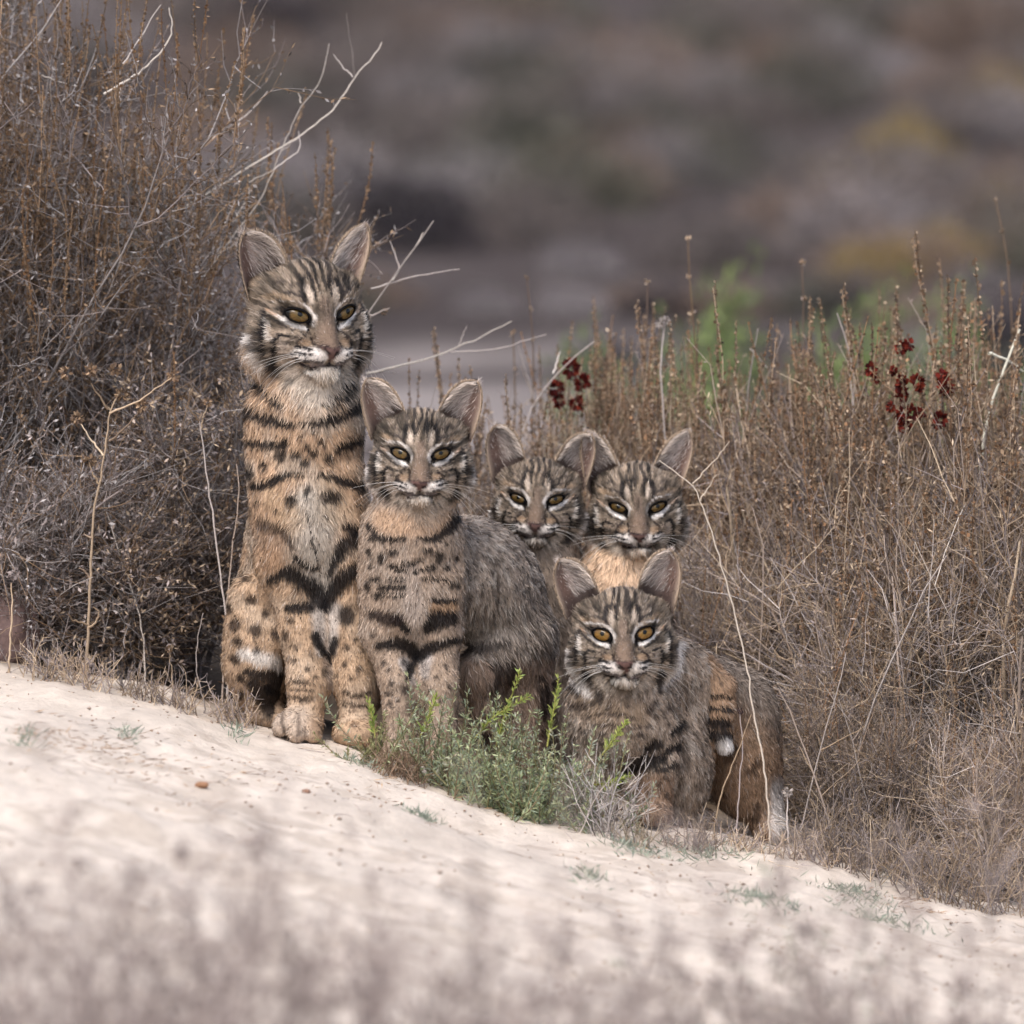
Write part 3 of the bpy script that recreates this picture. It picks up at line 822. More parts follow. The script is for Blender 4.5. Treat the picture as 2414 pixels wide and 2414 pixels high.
def paint_mother(p, x, y, n):
    x, y = wob(p, x, y)
    f = frame(480, 850, .4815)
    fleck = fbm(p, 160, 2)[:, None]; hair = fbm(p * np.array([2.2, 1, .5]), 150, 2)[:, None]
    col = lin((194, 163, 135)) * (.50 + .52 * fleck + .46 * hair)
    cream = sstep(.42, .66, fbm(p * np.array([1, 1, 1.4]) + 4, 26, 2))[:, None]
    col = col * (1 - .55 * cream) + lin((206, 192, 176)) * (.55 + .5 * fleck + .4 * hair) * .55 * cream
    grey = lin((150, 134, 118)) * (.65 + .7 * fleck)
    back = sstep(-.35, .35, n[:, 1])[:, None]
    col = col * (1 - back) + grey * back
    low = sstep(1250, 1420, y)[:, None]
    col = col * (1 - .6 * low) + lin((176, 150, 124)) * (.55 + .85 * fleck) * .6 * low
    gx = sstep(830, 880, x)[:, None] * sstep(1230, 1120, y)[:, None]
    col = col * (1 - .5 * gx) + grey * .5 * gx
    # pale belly line and throat
    for pts, w, c, a in (([(470, 60), (560, 110), (640, 60)], [80, 120, 80], (214, 202, 188), .85), ([(520, 660), (540, 820), (560, 1000), (590, 1110)], [80, 112, 84, 50], (200, 190, 178), .9),
                         ([(340, 650), (430, 760)], [50, 70], (196, 168, 138), .6), ([(555, 1190), (575, 1420)], [38, 24], (200, 190, 182), .85), ([(642, 1210), (625, 1420)], [36, 22], (200, 190, 182), .85),
                         ([(600, 1430), (620, 1600)], [20, 16], (150, 136, 126), .7), ([(610, 600), (640, 720)], [60, 80], (200, 180, 156), .5)):
        col = bands(col, x, y, [(pts, w)], c, a, f, .6)
    # upper arm in soft brown
    col = bands(col, x, y, [([(270, 800), (330, 900), (340, 980)], [40, 70, 60])], (158, 126, 100), .7, f, .6)
    col = random_spots(col, p, 62, .70, (70, 52, 42), .55 * sstep(1320, 1420, y) + .0, 3)
    B = [([(250, 95), (340, 170), (400, 210)], [14, 16, 10]), ([(720, 110), (680, 160), (590, 205)], [14, 16, 10]),
         ([(195, 235), (290, 262), (400, 302), (455, 300), (520, 296), (570, 297), (660, 262), (770, 205)], [30, 26, 18, 9, 9, 18, 26, 32]),
         ([(225, 400), (330, 402), (400, 388)], [20, 22, 10]), ([(660, 425), (750, 385)], [18, 24]),
         ([(255, 608), (330, 582), (400, 548), (490, 540)], [22, 18, 15, 9]), ([(560, 545), (640, 555), (700, 585), (765, 608)], [9, 15, 20, 24]),
         ([(700, 808), (770, 830)], [20, 26]), ([(770, 855), (690, 890), (640, 980), (610, 1040)], [34, 34, 22, 10]),
         ([(780, 1000), (700, 1040), (640, 1110), (600, 1200)], [40, 40, 34, 24]),
         ([(330, 1060), (420, 1020), (480, 1070), (545, 1115), (580, 1190)], [18, 32, 34, 40, 24]), ([(450, 955), (545, 1012)], [14, 12]),
         ([(420, 1205), (510, 1200)], [20, 28]), ([(545, 1340), (595, 1440)], [20, 14]), ([(640, 1370), (620, 1460)], [18, 12]),
         ([(510, 720), (545, 900), (575, 1050)], [3, 4, 4])]
    col = bands(col, x, y, B, BLK, .96, f)
    col = bands(col, x, y, [([(285, 785), (395, 825), (450, 905)], [24, 30, 16])], (62, 50, 44), .85, f, .6)
    col = spots(col, x, y, [(380, 442, 28), (300, 500, 17), (230, 545, 22, 30), (410, 390, 18), (455, 448, 24, 18), (500, 482, 22), (545, 442, 24, 20), (580, 390, 16), (615, 466, 26, 20), (485, 362, 13), (512, 412, 15), (540, 342, 10),
                            (435, 668, 26), (628, 652, 46, 30), (512, 622, 12, 24), (700, 1245, 34, 46), (760, 700, 14), (600, 750, 12), (260, 690, 12), (350, 720, 10)], BLK, .93, f)
    col = spots(col, x, y, [(400, 1342, 17, 24), (450, 1402, 13), (425, 1265, 22, 14), (440, 1462, 13), (505, 1500, 11), (545, 1540, 12), (480, 1320, 9), (590, 1525, 14, 18), (700, 1400, 14), (745, 1360, 12), (690, 1480, 13), (760, 1500, 14), (720, 1550, 11), (650, 1540, 9), (530, 1430, 9), (780, 1420, 12)], (36, 28, 26), .85, f)
    col = bands(col, x, y, [([(430, 1558), (530, 1566)], [6, 9]), ([(430, 1600), (530, 1606)], [6, 8]), ([(420, 1642), (535, 1648)], [8, 8]), ([(685, 1612), (740, 1636), (815, 1620)], 9), ([(690, 1680), (800, 1684)], 8)], (40, 30, 26), .85, f)
    # haunch
    hz = (x < np.interp(y, [1330, 1380, 1476, 1596, 1650, 1700], [600, 628, 652, 668, 655, 640])) & (y > 1345) & (p[:, 1] > -.02)
    hc = col.copy()
    hc = bands(hc, x, y, [([(200, 1440), (400, 1500)], [34, 40])], (212, 204, 196), .9, f, .5)
    hc = bands(hc, x, y, [([(215, 1530), (300, 1550), (410, 1568)], [18, 24, 26]), ([(240, 1590), (300, 1660), (340, 1720)], [30, 50, 50]), ([(330, 1610), (410, 1630)], [30, 34])], BLK, .93, f)
    hc = spots(hc, x, y, [(155, 1300, 26, 30), (160, 1382, 26, 20), (250, 1325, 30, 26), (350, 1345, 24), (120, 1220, 20), (230, 1180, 22), (180, 1560, 20), (150, 1470, 22), (300, 1240, 20), (200, 1080, 26, 14), (260, 1420, 16), (180, 1650, 18)], (44, 34, 30), .9, f)
    # only the haunch, which stands behind the foreleg
    far = hz[:, None]
    col = np.where(far, hc, col)
    toes = sstep(1640, 1680, y) * sstep(.0, -.02, p[:, 1]) * sstep(745, 715, x)
    col = blend(col, toes, (176, 160, 146), .7)
    return bands(col, x, y, [([(667, 1668), (672, 1712)], [3, 4]), ([(703, 1672), (703, 1718)], [3, 4])], (70, 58, 52), .8, None, .6)

def paint_kitten(p, x, y, n):
    x, y = wob(p, x, y, 4)
    f = frame(780, 1150, .388)
    fleck = fbm(p, 180, 2)[:, None]; hair = fbm(p * np.array([2.4, 1, .5]), 170, 2)[:, None]
    col = lin((182, 160, 141)) * (.45 + .55 * fleck + .50 * hair)
    cream = sstep(.42, .66, fbm(p + 4, 30, 2))[:, None]
    col = col * (1 - .5 * cream) + lin((178, 162, 148)) * (.5 + .5 * fleck + .5 * hair) * .5 * cream
    grey = lin((156, 141, 128)) * (.22 + .75 * fleck + .80 * hair)
    flank = np.maximum(sstep(1082, 1100, x), sstep(-.2, .35, n[:, 1]))[:, None]
    up = sstep(150, 300, (y - 1150) / .388)
    col = bands(col, x, y, [([(330, 180), (420, 220), (680, 200)], [70, 70, 70])], (196, 162, 132), .7, f, .5)
    col = bands(col, x, y, [([(560, 60), (580, 130)], [120, 90])], (186, 168, 150), .7, f, .6)
    col = bands(col, x, y, [([(490, 480), (500, 800), (520, 1000)], [50, 70, 40])], (182, 166, 154), .75, f, .6)
    col = bands(col, x, y, [([(580, 1040), (570, 1130)], [40, 30]), ([(440, 1060), (500, 1180)], [30, 24])], (206, 198, 194), .85, f, .5)
    col = bands(col, x, y, [([(620, 720), (740, 720)], [30, 36])], (180, 142, 106), .7, f, .5)
    low = sstep(1520, 1600, y)[:, None]
    col = col * (1 - .45 * low) + lin((158, 136, 116)) * (.55 + .8 * fleck) * .45 * low
    B = [([(235, 225), (290, 285), (380, 302), (455, 285)], [14, 20, 16, 8]), ([(535, 290), (620, 292), (700, 252), (755, 190)], [9, 20, 24, 30]),
         ([(430, 442), (500, 445), (565, 418)], [9, 12, 9]), ([(355, 458), (455, 492)], [14, 9]), ([(500, 502), (625, 465)], [9, 11]), ([(345, 540), (460, 545)], 8), ([(555, 540), (695, 545)], 8),
         ([(310, 592), (445, 592)], [18, 14]), ([(330, 642), (440, 642)], 8), ([(610, 672), (740, 680)], [13, 13]), ([(395, 790), (475, 865)], [26, 16]),
         ([(590, 840), (640, 795), (720, 790)], [34, 54, 44]), ([(295, 962), (400, 935), (480, 965), (515, 1045)], [24, 36, 40, 26]), ([(530, 1025), (600, 975), (700, 940), (790, 925)], [30, 40, 26, 16]),
         ([(485, 1085), (470, 1160)], [26, 16])]
    col = bands(col, x, y, B, BLK, .95, f)
    col = bands(col, x, y, [([(255, 760), (340, 785), (405, 790)], [26, 40, 36])], (46, 36, 34), .92, f, .45)
    col = spots(col, x, y, [(380, 376, 32, 17), (310, 412, 27), (596, 370, 33, 16), (658, 406, 26, 30), (230, 382, 16, 22), (272, 546, 32, 18), (226, 592, 20, 28), (746, 580, 34, 19), (290, 646, 32, 19), (700, 470, 16), (760, 430, 12, 20), (250, 300, 14), (240, 470, 13), (700, 330, 12), (760, 680, 14)], BLK, .9, f)
    col = spots(col, x, y, [(320, 1062, 13), (352, 1102, 14), (440, 1058, 12, 20), (372, 1182, 15), (450, 1222, 20, 24), (350, 1246, 24, 12), (362, 1310, 16, 20), (260, 880, 16), (420, 1130, 11), (640, 1150, 14), (700, 1080, 14), (600, 1230, 12), (720, 1200, 12), (660, 1290, 12), (410, 1290, 12)], (40, 33, 32), .82, f)
    grey = random_spots(grey, p, 55, .66, (60, 50, 46), .6, 11)
    grey = random_spots(grey, p * np.array([1, 1, .6]), 170, .56, (52, 44, 41), .62, 31)
    grey = random_spots(grey, p * np.array([1, 1, .5]), 190, .60, (206, 194, 182), .5, 47)
    gl = blend(grey, sstep(1440, 1500, y) * sstep(1535, 1510, y) * sstep(1260, 1180, x), (196, 184, 174), .55)
    gl = bands(gl, x, y, [([(800, 1010), (960, 1000), (1080, 950)], [22, 30, 14])], (44, 37, 36), .85, f, .5)  # shaded gap between belly and hind leg, painted onto the coat
    hl = sstep(1555, 1575, y)[:, None]
    leg = random_spots(lin((150, 128, 112)) * (.4 + .6 * fleck + .6 * hair), p, 58, .60, (46, 38, 36), .85, 2)
    gl = gl * (1 - hl) + leg * hl
    col = col * (1 - flank) + gl * flank
    return col

def paint_plain(chest, chestc):
    def f(p, x, y, n):
        fleck = fbm(p, 180, 2)[:, None]; hair = fbm(p * np.array([2.2, 1, .5]), 170, 2)[:, None]
        col = lin((142, 127, 114)) * (.3 + .7 * fleck + .65 * hair)
        col = random_spots(col, p, 60, .66, (54, 45, 42), .7, 21)
        c = stroke(np.zeros_like(col), x, y, chest[0], chest[1], (255, 255, 255), 1, .45)[:, :1]
        return col * (1 - c) + lin(chestc) * (.62 + .45 * fleck + .32 * hair) * c
    return f

def paint_low(p, x, y, n):
    x, y = wob(p, x, y, 4)
    f = frame(1260, 1260, .383)
    fleck = fbm(p, 180, 2)[:, None]; hair = fbm(p * np.array([2.2, 1, .5]), 170, 2)[:, None]
    col = lin((160, 142, 126)) * (.22 + .80 * fleck + .75 * hair)
    col = random_spots(col, p * np.array([1, 1, .6]), 170, .56, (56, 47, 43), .6, 13)
    col = random_spots(col, p * np.array([1, 1, .5]), 190, .61, (204, 192, 180), .45, 57)
    col = bands(col, x, y, [([(300, 1010), (420, 1080), (620, 1080)], [60, 90, 80])], (152, 130, 108), .7, f, .6)
    col = bands(col, x, y, [([(240, 1040), (310, 1030)], 22), ([(740, 1010), (700, 1060)], 20), ([(380, 1070), (560, 1080)], 10), ([(360, 1140), (640, 1150)], 10)], (58, 47, 43), .8, f, .6)
    col = spots(col, x, y, [(360, 1010, 16), (460, 1030, 18), (560, 1020, 14), (690, 1150, 26, 16), (640, 1200, 20, 14), (420, 1200, 20), (510, 1190, 16), (820, 1060, 18), (330, 1090, 16), (590, 1100, 14), (470, 1130, 13), (740, 1090, 18, 12), (300, 1180, 18, 12)], (54, 44, 41), .75, f)
    col = bands(col, x, y, [([(290, 890), (330, 960)], [30, 24]), ([(900, 690), (870, 830), (790, 910)], [22, 32, 24]), ([(240, 880), (270, 940)], [18, 18])], (214, 206, 200), .85, f, .5)
    col = bands(col, x, y, [([(190, 910), (265, 965)], 14), ([(385, 890), (400, 985)], [26, 24]), ([(760, 880), (770, 950)], [20, 16])], (34, 28, 29), .85, f, .5)
    col = bands(col, x, y, [([(600, 1420), (680, 1380), (790, 1360)], [50, 46, 26]), ([(560, 1500), (590, 1640)], [46, 40]), ([(690, 1290), (760, 1270)], [22, 30]), ([(820, 1310), (880, 1290)], [22, 26]), ([(850, 1200), (900, 1160)], [18, 22]), ([(760, 1440), (870, 1400)], [18, 14])], BLK, .93, f)  # black coat marks; the lowest band paints the shaded gap between the forelegs
    leg = sstep(600, 625, (x - 1260) / .383) * sstep(870, 840, (x - 1260) / .383) * sstep(1430, 1480, (y - 1260) / .383)
    col = col * (1 - leg[:, None]) + (lin((148, 122, 102)) * (.5 + .9 * fleck)) * leg[:, None]
    col = spots(col, x, y, [(640, 1530, 14), (700, 1560, 12), (760, 1520, 18), (810, 1580, 14), (680, 1620, 12), (750, 1640, 14), (650, 1690, 10), (810, 1480, 16)], (50, 42, 40), .7, f)
    # rump: tawny, with the tail lying against it
    back = p[:, 1] > .012
    rump = sstep(1598, 1618, x) * sstep(-.050, -.028, p[:, 1])
    tawny = lin((158, 130, 106)) * (.45 + .6 * fleck + .5 * hair)
    tawny = random_spots(tawny, p, 70, .64, (58, 42, 34), .7, 5)
    greyb = lin((138, 124, 112)) * (.5 + .5 * fleck + .5 * hair)
    ridge = sstep(-70, 40, (x - 1600) * .62 - (y - 1545) * .78)[:, None]
    tc = tawny * (1 - ridge) + greyb * ridge
    col = col * (1 - rump[:, None]) + tc * rump[:, None]
    col = blend(col, sstep(1840, 1880, y) * sstep(1812, 1830, x), (214, 206, 200), .85)
    # tail rings
    tp = [P(1650, 1575, -60 * S), P(1698, 1625, -75 * S), P(1700, 1685, -85 * S), P(1696, 1730, -92 * S), P(1708, 1758, -96 * S)]
    dt = np.min([sd_capsule(p, a, b, 0, 0) for a, b in zip(tp[:-1], tp[1:])], 0)
    t = tawny.copy()
    t = bands(t, x, y, [([(1040, 1000), (1210, 1020)], 9), ([(1030, 1075), (1205, 1095)], 13), ([(1010, 1150), (1180, 1180)], 30), ([(1040, 1235), (1200, 1262)], 32)], BLK, .96, f)
    t = blob(t, x, y, 1714, 1768, 26, 22, (232, 226, 222))
    on_tail = (dt < 42 * S) & (x > 1640)
    return np.where(on_tail[:, None], t, col)

def fl(base, lo=12):
    return lambda x, y: np.full(x.shape, float(base))

# ------------------------------------------------------------------ the five bobcats (photo pixels, depth in pixel units)
CATS = []
CATS.append(dict(seed=1, e=62, pose=(23, 2, -2), head=(757, 740, -60), voxel=.0041, warm=.35, eyeh=.25, strands=93000, paintY=20, gain=.9, gaze=.05, whisk=.85, brow=.55,
    label='large adult bobcat sitting upright, orange chest with bold black bars, tallest of the family',
    earL=dict(inner=(-.62, 1.80), tip=(-2.36, 3.10), outer=(-2.62, .95), ci=(-1.05, 3.35), co=(-3.0, 2.5)),
    earR=dict(inner=(1.00, 1.72), tip=(2.55, 3.16), outer=(2.15, .90), ci=(1.30, 2.85), co=(2.95, 2.5)),
    furlen=lambda x, y: np.where(y < 960, 30, np.where(y > 1630, 9, np.where(y > 1400, 11, 17))).astype(float),
    paint=paint_mother, body=[
        ('c', (745, 830, 45), (722, 960, 50), 92, 125, 60), ('e', (716, 1050, 55), (138, 180, 120), 50), ('e', (722, 1210, 75), (122, 160, 130), 60),
        ('c', (656, 1130, 22), (664, 1320, 36), 60, 60, 24), ('c', (668, 1320, 50), (712, 1476, 40), 60, 51, 30), ('c', (712, 1476, 40), (728, 1610, 15), 53, 45, 30),
        ('c', (728, 1610, 15), (716, 1690, -10, 30), 45, 42, 30), ('e', (700, 1690, -45, 30), (58, 36, 62), 22),
        ('c', (662, 1690, -98, 20), (672, 1690, -62, 34), 21, 23, 3), ('c', (700, 1690, -116, 20), (702, 1690, -72, 36), 22, 24, 3), ('c', (738, 1690, -106, 20), (732, 1690, -66, 34), 21, 23, 3),
        ('c', (800, 1130, 22), (830, 1320, 40), 62, 62, 24), ('c', (828, 1320, 55), (838, 1476, 50), 64, 53, 30), ('c', (838, 1476, 50), (842, 1610, 35), 53, 47, 30),
        ('c', (842, 1610, 35), (840, 1700, 20, 30), 47, 42, 30), ('e', (840, 1700, -15, 30), (58, 36, 62), 22),
        ('c', (748, 1330, 62), (772, 1570, 66), 50, 30, 30), ('c', (726, 1150, 190), (700, 1450, 330), 128, 150, 80), ('e', (612, 1530, 190), (80, 165, 150), 40), ('c', (585, 1400, 110), (600, 1560, 150), 44, 70, 40), ('e', (850, 1530, 220), (80, 165, 150), 40),
        ('e', (640, 1690, 170, 26), (52, 34, 90), 24), ('c', (690, 1600, 470, 60), (640, 1650, 580, 40), 40, 30, 30)]))
CATS.append(dict(seed=2, e=48.6, pose=(0, 3, 1), head=(991.5, 1069, -190), voxel=.0033, warm=.15, eyeh=.27, strands=85000, paintY=-110, gain=.88,
    label='young bobcat sitting upright against the big adult, spotted buff chest, grey flank behind it',
    furlen=lambda x, y: np.where(x > 1090, np.where(y > 1440, 24, 13), np.where(y > 1500, 9, 13)).astype(float),
    paint=paint_kitten, body=[
        ('c', (990, 1140, -90), (972, 1240, -70), 82, 104, 50), ('e', (965, 1290, -60), (118, 130, 105), 40), ('e', (970, 1410, -40), (116, 125, 110), 45),
        ('c', (896, 1360, -70), (902, 1490, -66), 48, 47, 20), ('c', (902, 1490, -55), (936, 1610, -80), 48, 37, 25), ('c', (936, 1610, -80), (940, 1690, -95, 28), 37, 35, 20), ('e', (940, 1700, -120, 24), (44, 28, 50), 18),
        ('c', (1040, 1360, -70), (1036, 1490, -66), 48, 48, 20), ('c', (1036, 1490, -55), (1040, 1610, -80), 50, 39, 25), ('c', (1040, 1610, -80), (1040, 1690, -95, 28), 39, 36, 20), ('e', (1040, 1700, -120, 24), (44, 28, 50), 18),
        ('c', (968, 1470, -30), (988, 1640, -60), 44, 24, 25), ('c', (1020, 1330, 40), (1100, 1370, 140), 112, 130, 70), ('e', (1105, 1362, 150), (138, 138, 155), 60), ('e', (1205, 1440, 210), (84, 150, 145), 50),
        ('c', (1225, 1510, 140), (1120, 1590, 60), 66, 50, 40), ('c', (1120, 1590, 60), (1190, 1700, 130, 60), 46, 34, 20), ('c', (1190, 1700, 130, 40), (1120, 1740, 50, 26), 32, 28, 16), ('e', (1110, 1740, 30, 24), (40, 26, 44), 16), ('c', (1235, 1500, 170), (1230, 1640, 170, 40), 74, 50, 40)]))
CATS.append(dict(seed=3, e=45.5, pose=(-3, 2, 2), head=(1266, 1176, 400), voxel=.0036, warm=.25, eyeh=.24, strands=42000, paintY=480, gain=.85, headdens=4,
    label='young bobcat in shade looking over the back of the spotted sitting kitten',
    earL=dict(EAR_L, inner=(-.80, 2.15), tip=(-2.32, 3.60), ci=(-1.15, 3.75), outer=(-2.7, 1.0), co=(-3.25, 3.0)),
    furlen=lambda x, y: np.full(x.shape, 16.0),
    paint=paint_plain(([(1268, 1310), (1268, 1380)], [60, 70]), (140, 124, 110)), body=[
        ('c', (1268, 1250, 490), (1275, 1340, 500), 78, 95, 50), ('e', (1280, 1400, 520), (105, 160, 110), 40),
        ('c', (1225, 1480, 500), (1225, 1700, 480, 28), 52, 36, 30), ('e', (1225, 1700, 455, 22), (42, 26, 50), 18), ('c', (1335, 1480, 500), (1335, 1700, 480, 28), 52, 36, 30), ('e', (1335, 1700, 455, 22), (42, 26, 50), 18),
        ('c', (1285, 1440, 600), (1290, 1600, 760), 115, 130, 60), ('e', (1215, 1640, 720), (60, 110, 110), 30), ('e', (1370, 1640, 720), (60, 110, 110), 30), ('e', (1200, 1700, 640, 24), (40, 26, 70), 20), ('e', (1385, 1700, 640, 24), (40, 26, 70), 20)]))
CATS.append(dict(seed=4, e=48, pose=(2, 6, -1), head=(1504, 1195, 420), voxel=.0036, warm=.3, eyeh=.24, strands=48000, paintY=500, gain=.92, headdens=4,
    label='young bobcat with pale peach chest sitting behind the crouching kitten, beside the dry brush',
    earL=dict(EAR_L, inner=(-.92, 2.05), tip=(-2.45, 3.62), ci=(-1.4, 3.45), outer=(-2.6, .9), co=(-3.1, 2.7)),
    earR=dict(inner=(.90, 2.05), tip=(2.62, 3.52), outer=(2.25, .65), ci=(1.5, 3.3), co=(3.25, 2.7)),
    furlen=lambda x, y: np.full(x.shape, 20.0),
    paint=paint_plain(([(1460, 1310), (1450, 1420), (1460, 1560)], [110, 95, 60]), (222, 190, 160)), body=[
        ('c', (1500, 1270, 515), (1465, 1360, 520), 84, 108, 50), ('e', (1460, 1430, 540), (112, 170, 110), 40),
        ('c', (1400, 1520, 520), (1400, 1700, 500, 28), 54, 38, 30), ('e', (1400, 1700, 475, 22), (44, 26, 50), 18), ('c', (1515, 1520, 520), (1515, 1700, 500, 28), 54, 38, 30), ('e', (1515, 1700, 475, 22), (44, 26, 50), 18),
        ('c', (1470, 1480, 630), (1490, 1640, 800), 118, 130, 60), ('e', (1560, 1680, 760), (60, 110, 110), 30), ('e', (1405, 1680, 760), (60, 110, 110), 30), ('e', (1585, 1700, 690, 24), (40, 26, 70), 20), ('e', (1390, 1700, 690, 24), (40, 26, 70), 20)]))
CATS.append(dict(seed=5, e=50.5, pose=(2, 1, -2), head=(1469.5, 1494, -330), voxel=.0034, warm=.2, eyeh=.30, iris=(142, 104, 50), strands=87000, paintY=-190, gain=.84,
    label='young bobcat crouching low behind the green plant, ringed white-tipped tail at its rump',
    earL=dict(EAR_L, inner=(-1.1, 2.2), tip=(-2.75, 3.35), ci=(-1.6, 3.6), outer=(-2.82, 1.05), co=(-3.4, 2.6)),
    earR=dict(inner=(.85, 2.25), tip=(2.35, 3.62), outer=(2.65, 1.15), ci=(1.25, 3.65), co=(3.2, 3.0)),
    furlen=lambda x, y: np.where(x > 1590, 14, 12).astype(float),
    paint=paint_low, body=[
        ('c', (1467, 1590, -235), (1468, 1690, -215), 88, 108, 50), ('e', (1462, 1705, -205), (116, 118, 100), 40), ('e', (1462, 1640, -190), (124, 100, 95), 45),
        ('c', (1548, 1715, -215), (1552, 1810, -225), 58, 48, 26), ('c', (1552, 1810, -225), (1540, 1900, -240, 36), 48, 40, 16), ('e', (1536, 1930, -262, 24), (48, 28, 52), 18),
        ('c', (1400, 1715, -215), (1400, 1810, -225), 56, 46, 26), ('c', (1400, 1810, -225), (1405, 1880, -240, 36), 46, 38, 16), ('e', (1405, 1900, -262, 24), (48, 28, 52), 18),
        ('e', (1592, 1800, -90), (90, 150, 95), 14), ('c', (1570, 1590, -80), (1720, 1680, 90), 92, 110, 60), ('e', (1745, 1750, 110), (96, 176, 125), 22),
        ('c', (1770, 1840, 110), (1812, 1900, 80, 40), 70, 42, 40), ('e', (1818, 1930, 50, 26), (36, 32, 62), 20), ('e', (1640, 1930, -40, 26), (44, 28, 80), 20),
        ('c', (1650, 1575, -60), (1698, 1625, -75), 36, 36, 14), ('c', (1698, 1625, -75), (1700, 1685, -85), 36, 33, 8), ('c', (1700, 1685, -85), (1696, 1730, -92), 33, 29, 6), ('c', (1696, 1730, -92), (1708, 1758, -96), 29, 20, 6)]))
for c in CATS: build_cat(c)

# ------------------------------------------------------------------ vegetation
def base(px, Y, lift=0.0):
    x = P(px, 1700, Y)[0]
    return np.array([x, Y, tz(x, Y) - lift])

def height_to(px, py, Y): return P(px, py, Y)[2] - base(px, Y)[2]

GREYW = [(148, 141, 138), (122, 115, 112), (174, 168, 166), (104, 96, 92)]
PALEW = [(182, 172, 166), (160, 150, 144), (196, 186, 176)]
BROWN = [(138, 114, 92), (116, 97, 80), (154, 130, 106), (100, 84, 73)]
TAN = [(174, 153, 130), (152, 132, 110), (192, 172, 148), (130, 113, 98), (166, 150, 138)]
MAUVE = [(140, 129, 126), (118, 109, 108), (160, 148, 144)]

# the big shrub on the left: several plants growing into each other
def left_shrub(seed, px, Y, top, spread, label, ntw, nlf, spikes, nst=12, leafc=None, twl=.075, up=.05):
    rng = np.random.default_rng(seed); h = height_to(px, top, Y)
    parts = bush_parts(rng, h, spread, nst, int(ntw * .09) + 20, ntw, nlf, GREYW + MAUVE, GREYW + BROWN + MAUVE, leafc or (BROWN + GREYW), up=up, wob=.17, spikes=spikes, spikec=BROWN[:3] + [(128, 98, 72)], twl=twl, spike_h=.24 * h, lsize=(.0075, .0030))
    return bush_obj('sagebrush', parts, base(px, Y), label, 'shrub', 'brown shrubs left of the adult bobcat')
left_shrub(11, 120, .42, 60, .34, 'tall brown shrub with upright seed spikes, largest left of the adult bobcat', 3600, 22000, 330, 16)
left_shrub(12, -160, .34, -60, .42, 'brown shrub with upright seed spikes cut by the left edge of the view', 3200, 18000, 260, 14)
left_shrub(13, 330, .62, 330, .36, 'grey-brown shrub between the tall spiked shrub and the adult bobcat', 3600, 17000, 160, 12)
left_shrub(14, 450, .40, 880, .5, 'low grey tangled brush directly behind the adult bobcat haunch', 3000, 8000, 10, 12, MAUVE + TAN)
left_shrub(15, 60, .22, 1080, .6, 'low dense brush at the foot of the tall spiked shrub', 3200, 12000, 8, 12, MAUVE + GREYW)
left_shrub(16, 270, .24, 1200, .6, 'low twiggy brush growing at the sandy edge below the grey-brown shrub', 2800, 8000, 6, 12, MAUVE + TAN)
left_shrub(17, 620, .95, 1000, .5, 'small twiggy shrub hidden behind the adult bobcat back', 1800, 5000, 10, 10)

# dry brush on the right
def dry_proto(seed, h, spread, nst, ntw, nlf, spikes, cols, leafc):
    rng = np.random.default_rng(seed)
    return bush_parts(rng, h, spread, nst, int(ntw * .11), ntw, nlf, cols, cols, leafc, up=.10, wob=.15, spikes=spikes, spikec=BROWN + [(150, 116, 88)] + TAN[:1], twl=.085, spike_h=.15, lsize=(.0065, .0016), thick=.85)
protos = [dry_proto(21, .40, .45, 26, 2500, 8000, 130, TAN + MAUVE, BROWN + TAN), dry_proto(22, .46, .32, 22, 2000, 8000, 210, BROWN + TAN, BROWN + TAN), dry_proto(23, .34, .62, 30, 3000, 7000, 40, TAN + PALEW[:1] + MAUVE, TAN + MAUVE)]
proto_obj = []
spots_right = [(0, 1180, .78, 930), (1, 1330, .95, 900), (0, 1450, .80, 900), (1, 1560, .95, 800), (1, 1640, .70, 820), (0, 1730, .62, 900), (1, 1830, .85, 780), (0, 1900, .55, 860), (1, 2010, .75, 820), (0, 2080, .45, 900), (1, 2200, .65, 800), (0, 2290, .40, 900), (1, 2400, .60, 740), (0, 2500, .45, 800),
               (2, 1740, .40, 1230), (2, 1880, .32, 1200), (0, 1960, .38, 1120), (2, 2040, .22, 1250), (0, 2160, .25, 1080), (2, 2260, .16, 1180), (0, 2370, .20, 960), (2, 2440, .08, 1250), (2, 1980, .10, 1560), (2, 2130, .05, 1600), (2, 2330, -.03, 1640), (2, 1650, .55, 1150), (0, 1350, .62, 1020), (2, 1240, .60, 1080)]
rr = np.random.default_rng(5)
PH = [.40, .46, .34]
for k, px, Y, top in spots_right:
    b = base(px, Y, .01); sc = height_to(px, top, Y) / (PH[k] * 1.16)
    look = ['tangled tan', 'brown spiky', 'low spreading pale'][k]
    place = ('behind the two rear kittens' if px < 1480 else 'behind the peach-chested kitten' if px < 1600 else 'just right of the peach-chested kitten' if px < 1700 else 'rising behind the rump of the crouching kitten' if px < 1890 else 'below the dark red seed heads' if px < 2230 else 'beyond the dark red seed heads')
    if k != 1 and Y < .3: place = 'at the sandy edge beside the crouching kitten' if px < 2060 else ('at the sandy edge under the broken white stem' if px < 2300 else 'in the last clump at the sandy edge')
    lab = look + ' dry bush ' + place
    have = [o for q, o in proto_obj if q == k]
    if have:
        o = copy_tree(have[0])
        o.location = b; o.scale = (sc * rr.uniform(.85, 1.1), sc * .9, sc); o.rotation_euler = (0, 0, rr.uniform(0, 6.28)); o['label'] = lab
    else:
        o = bush_obj('dry_bush', protos[k], b, lab, 'dry bush', 'dry thicket right of the bobcats', sc=sc); proto_obj.append((k, o))

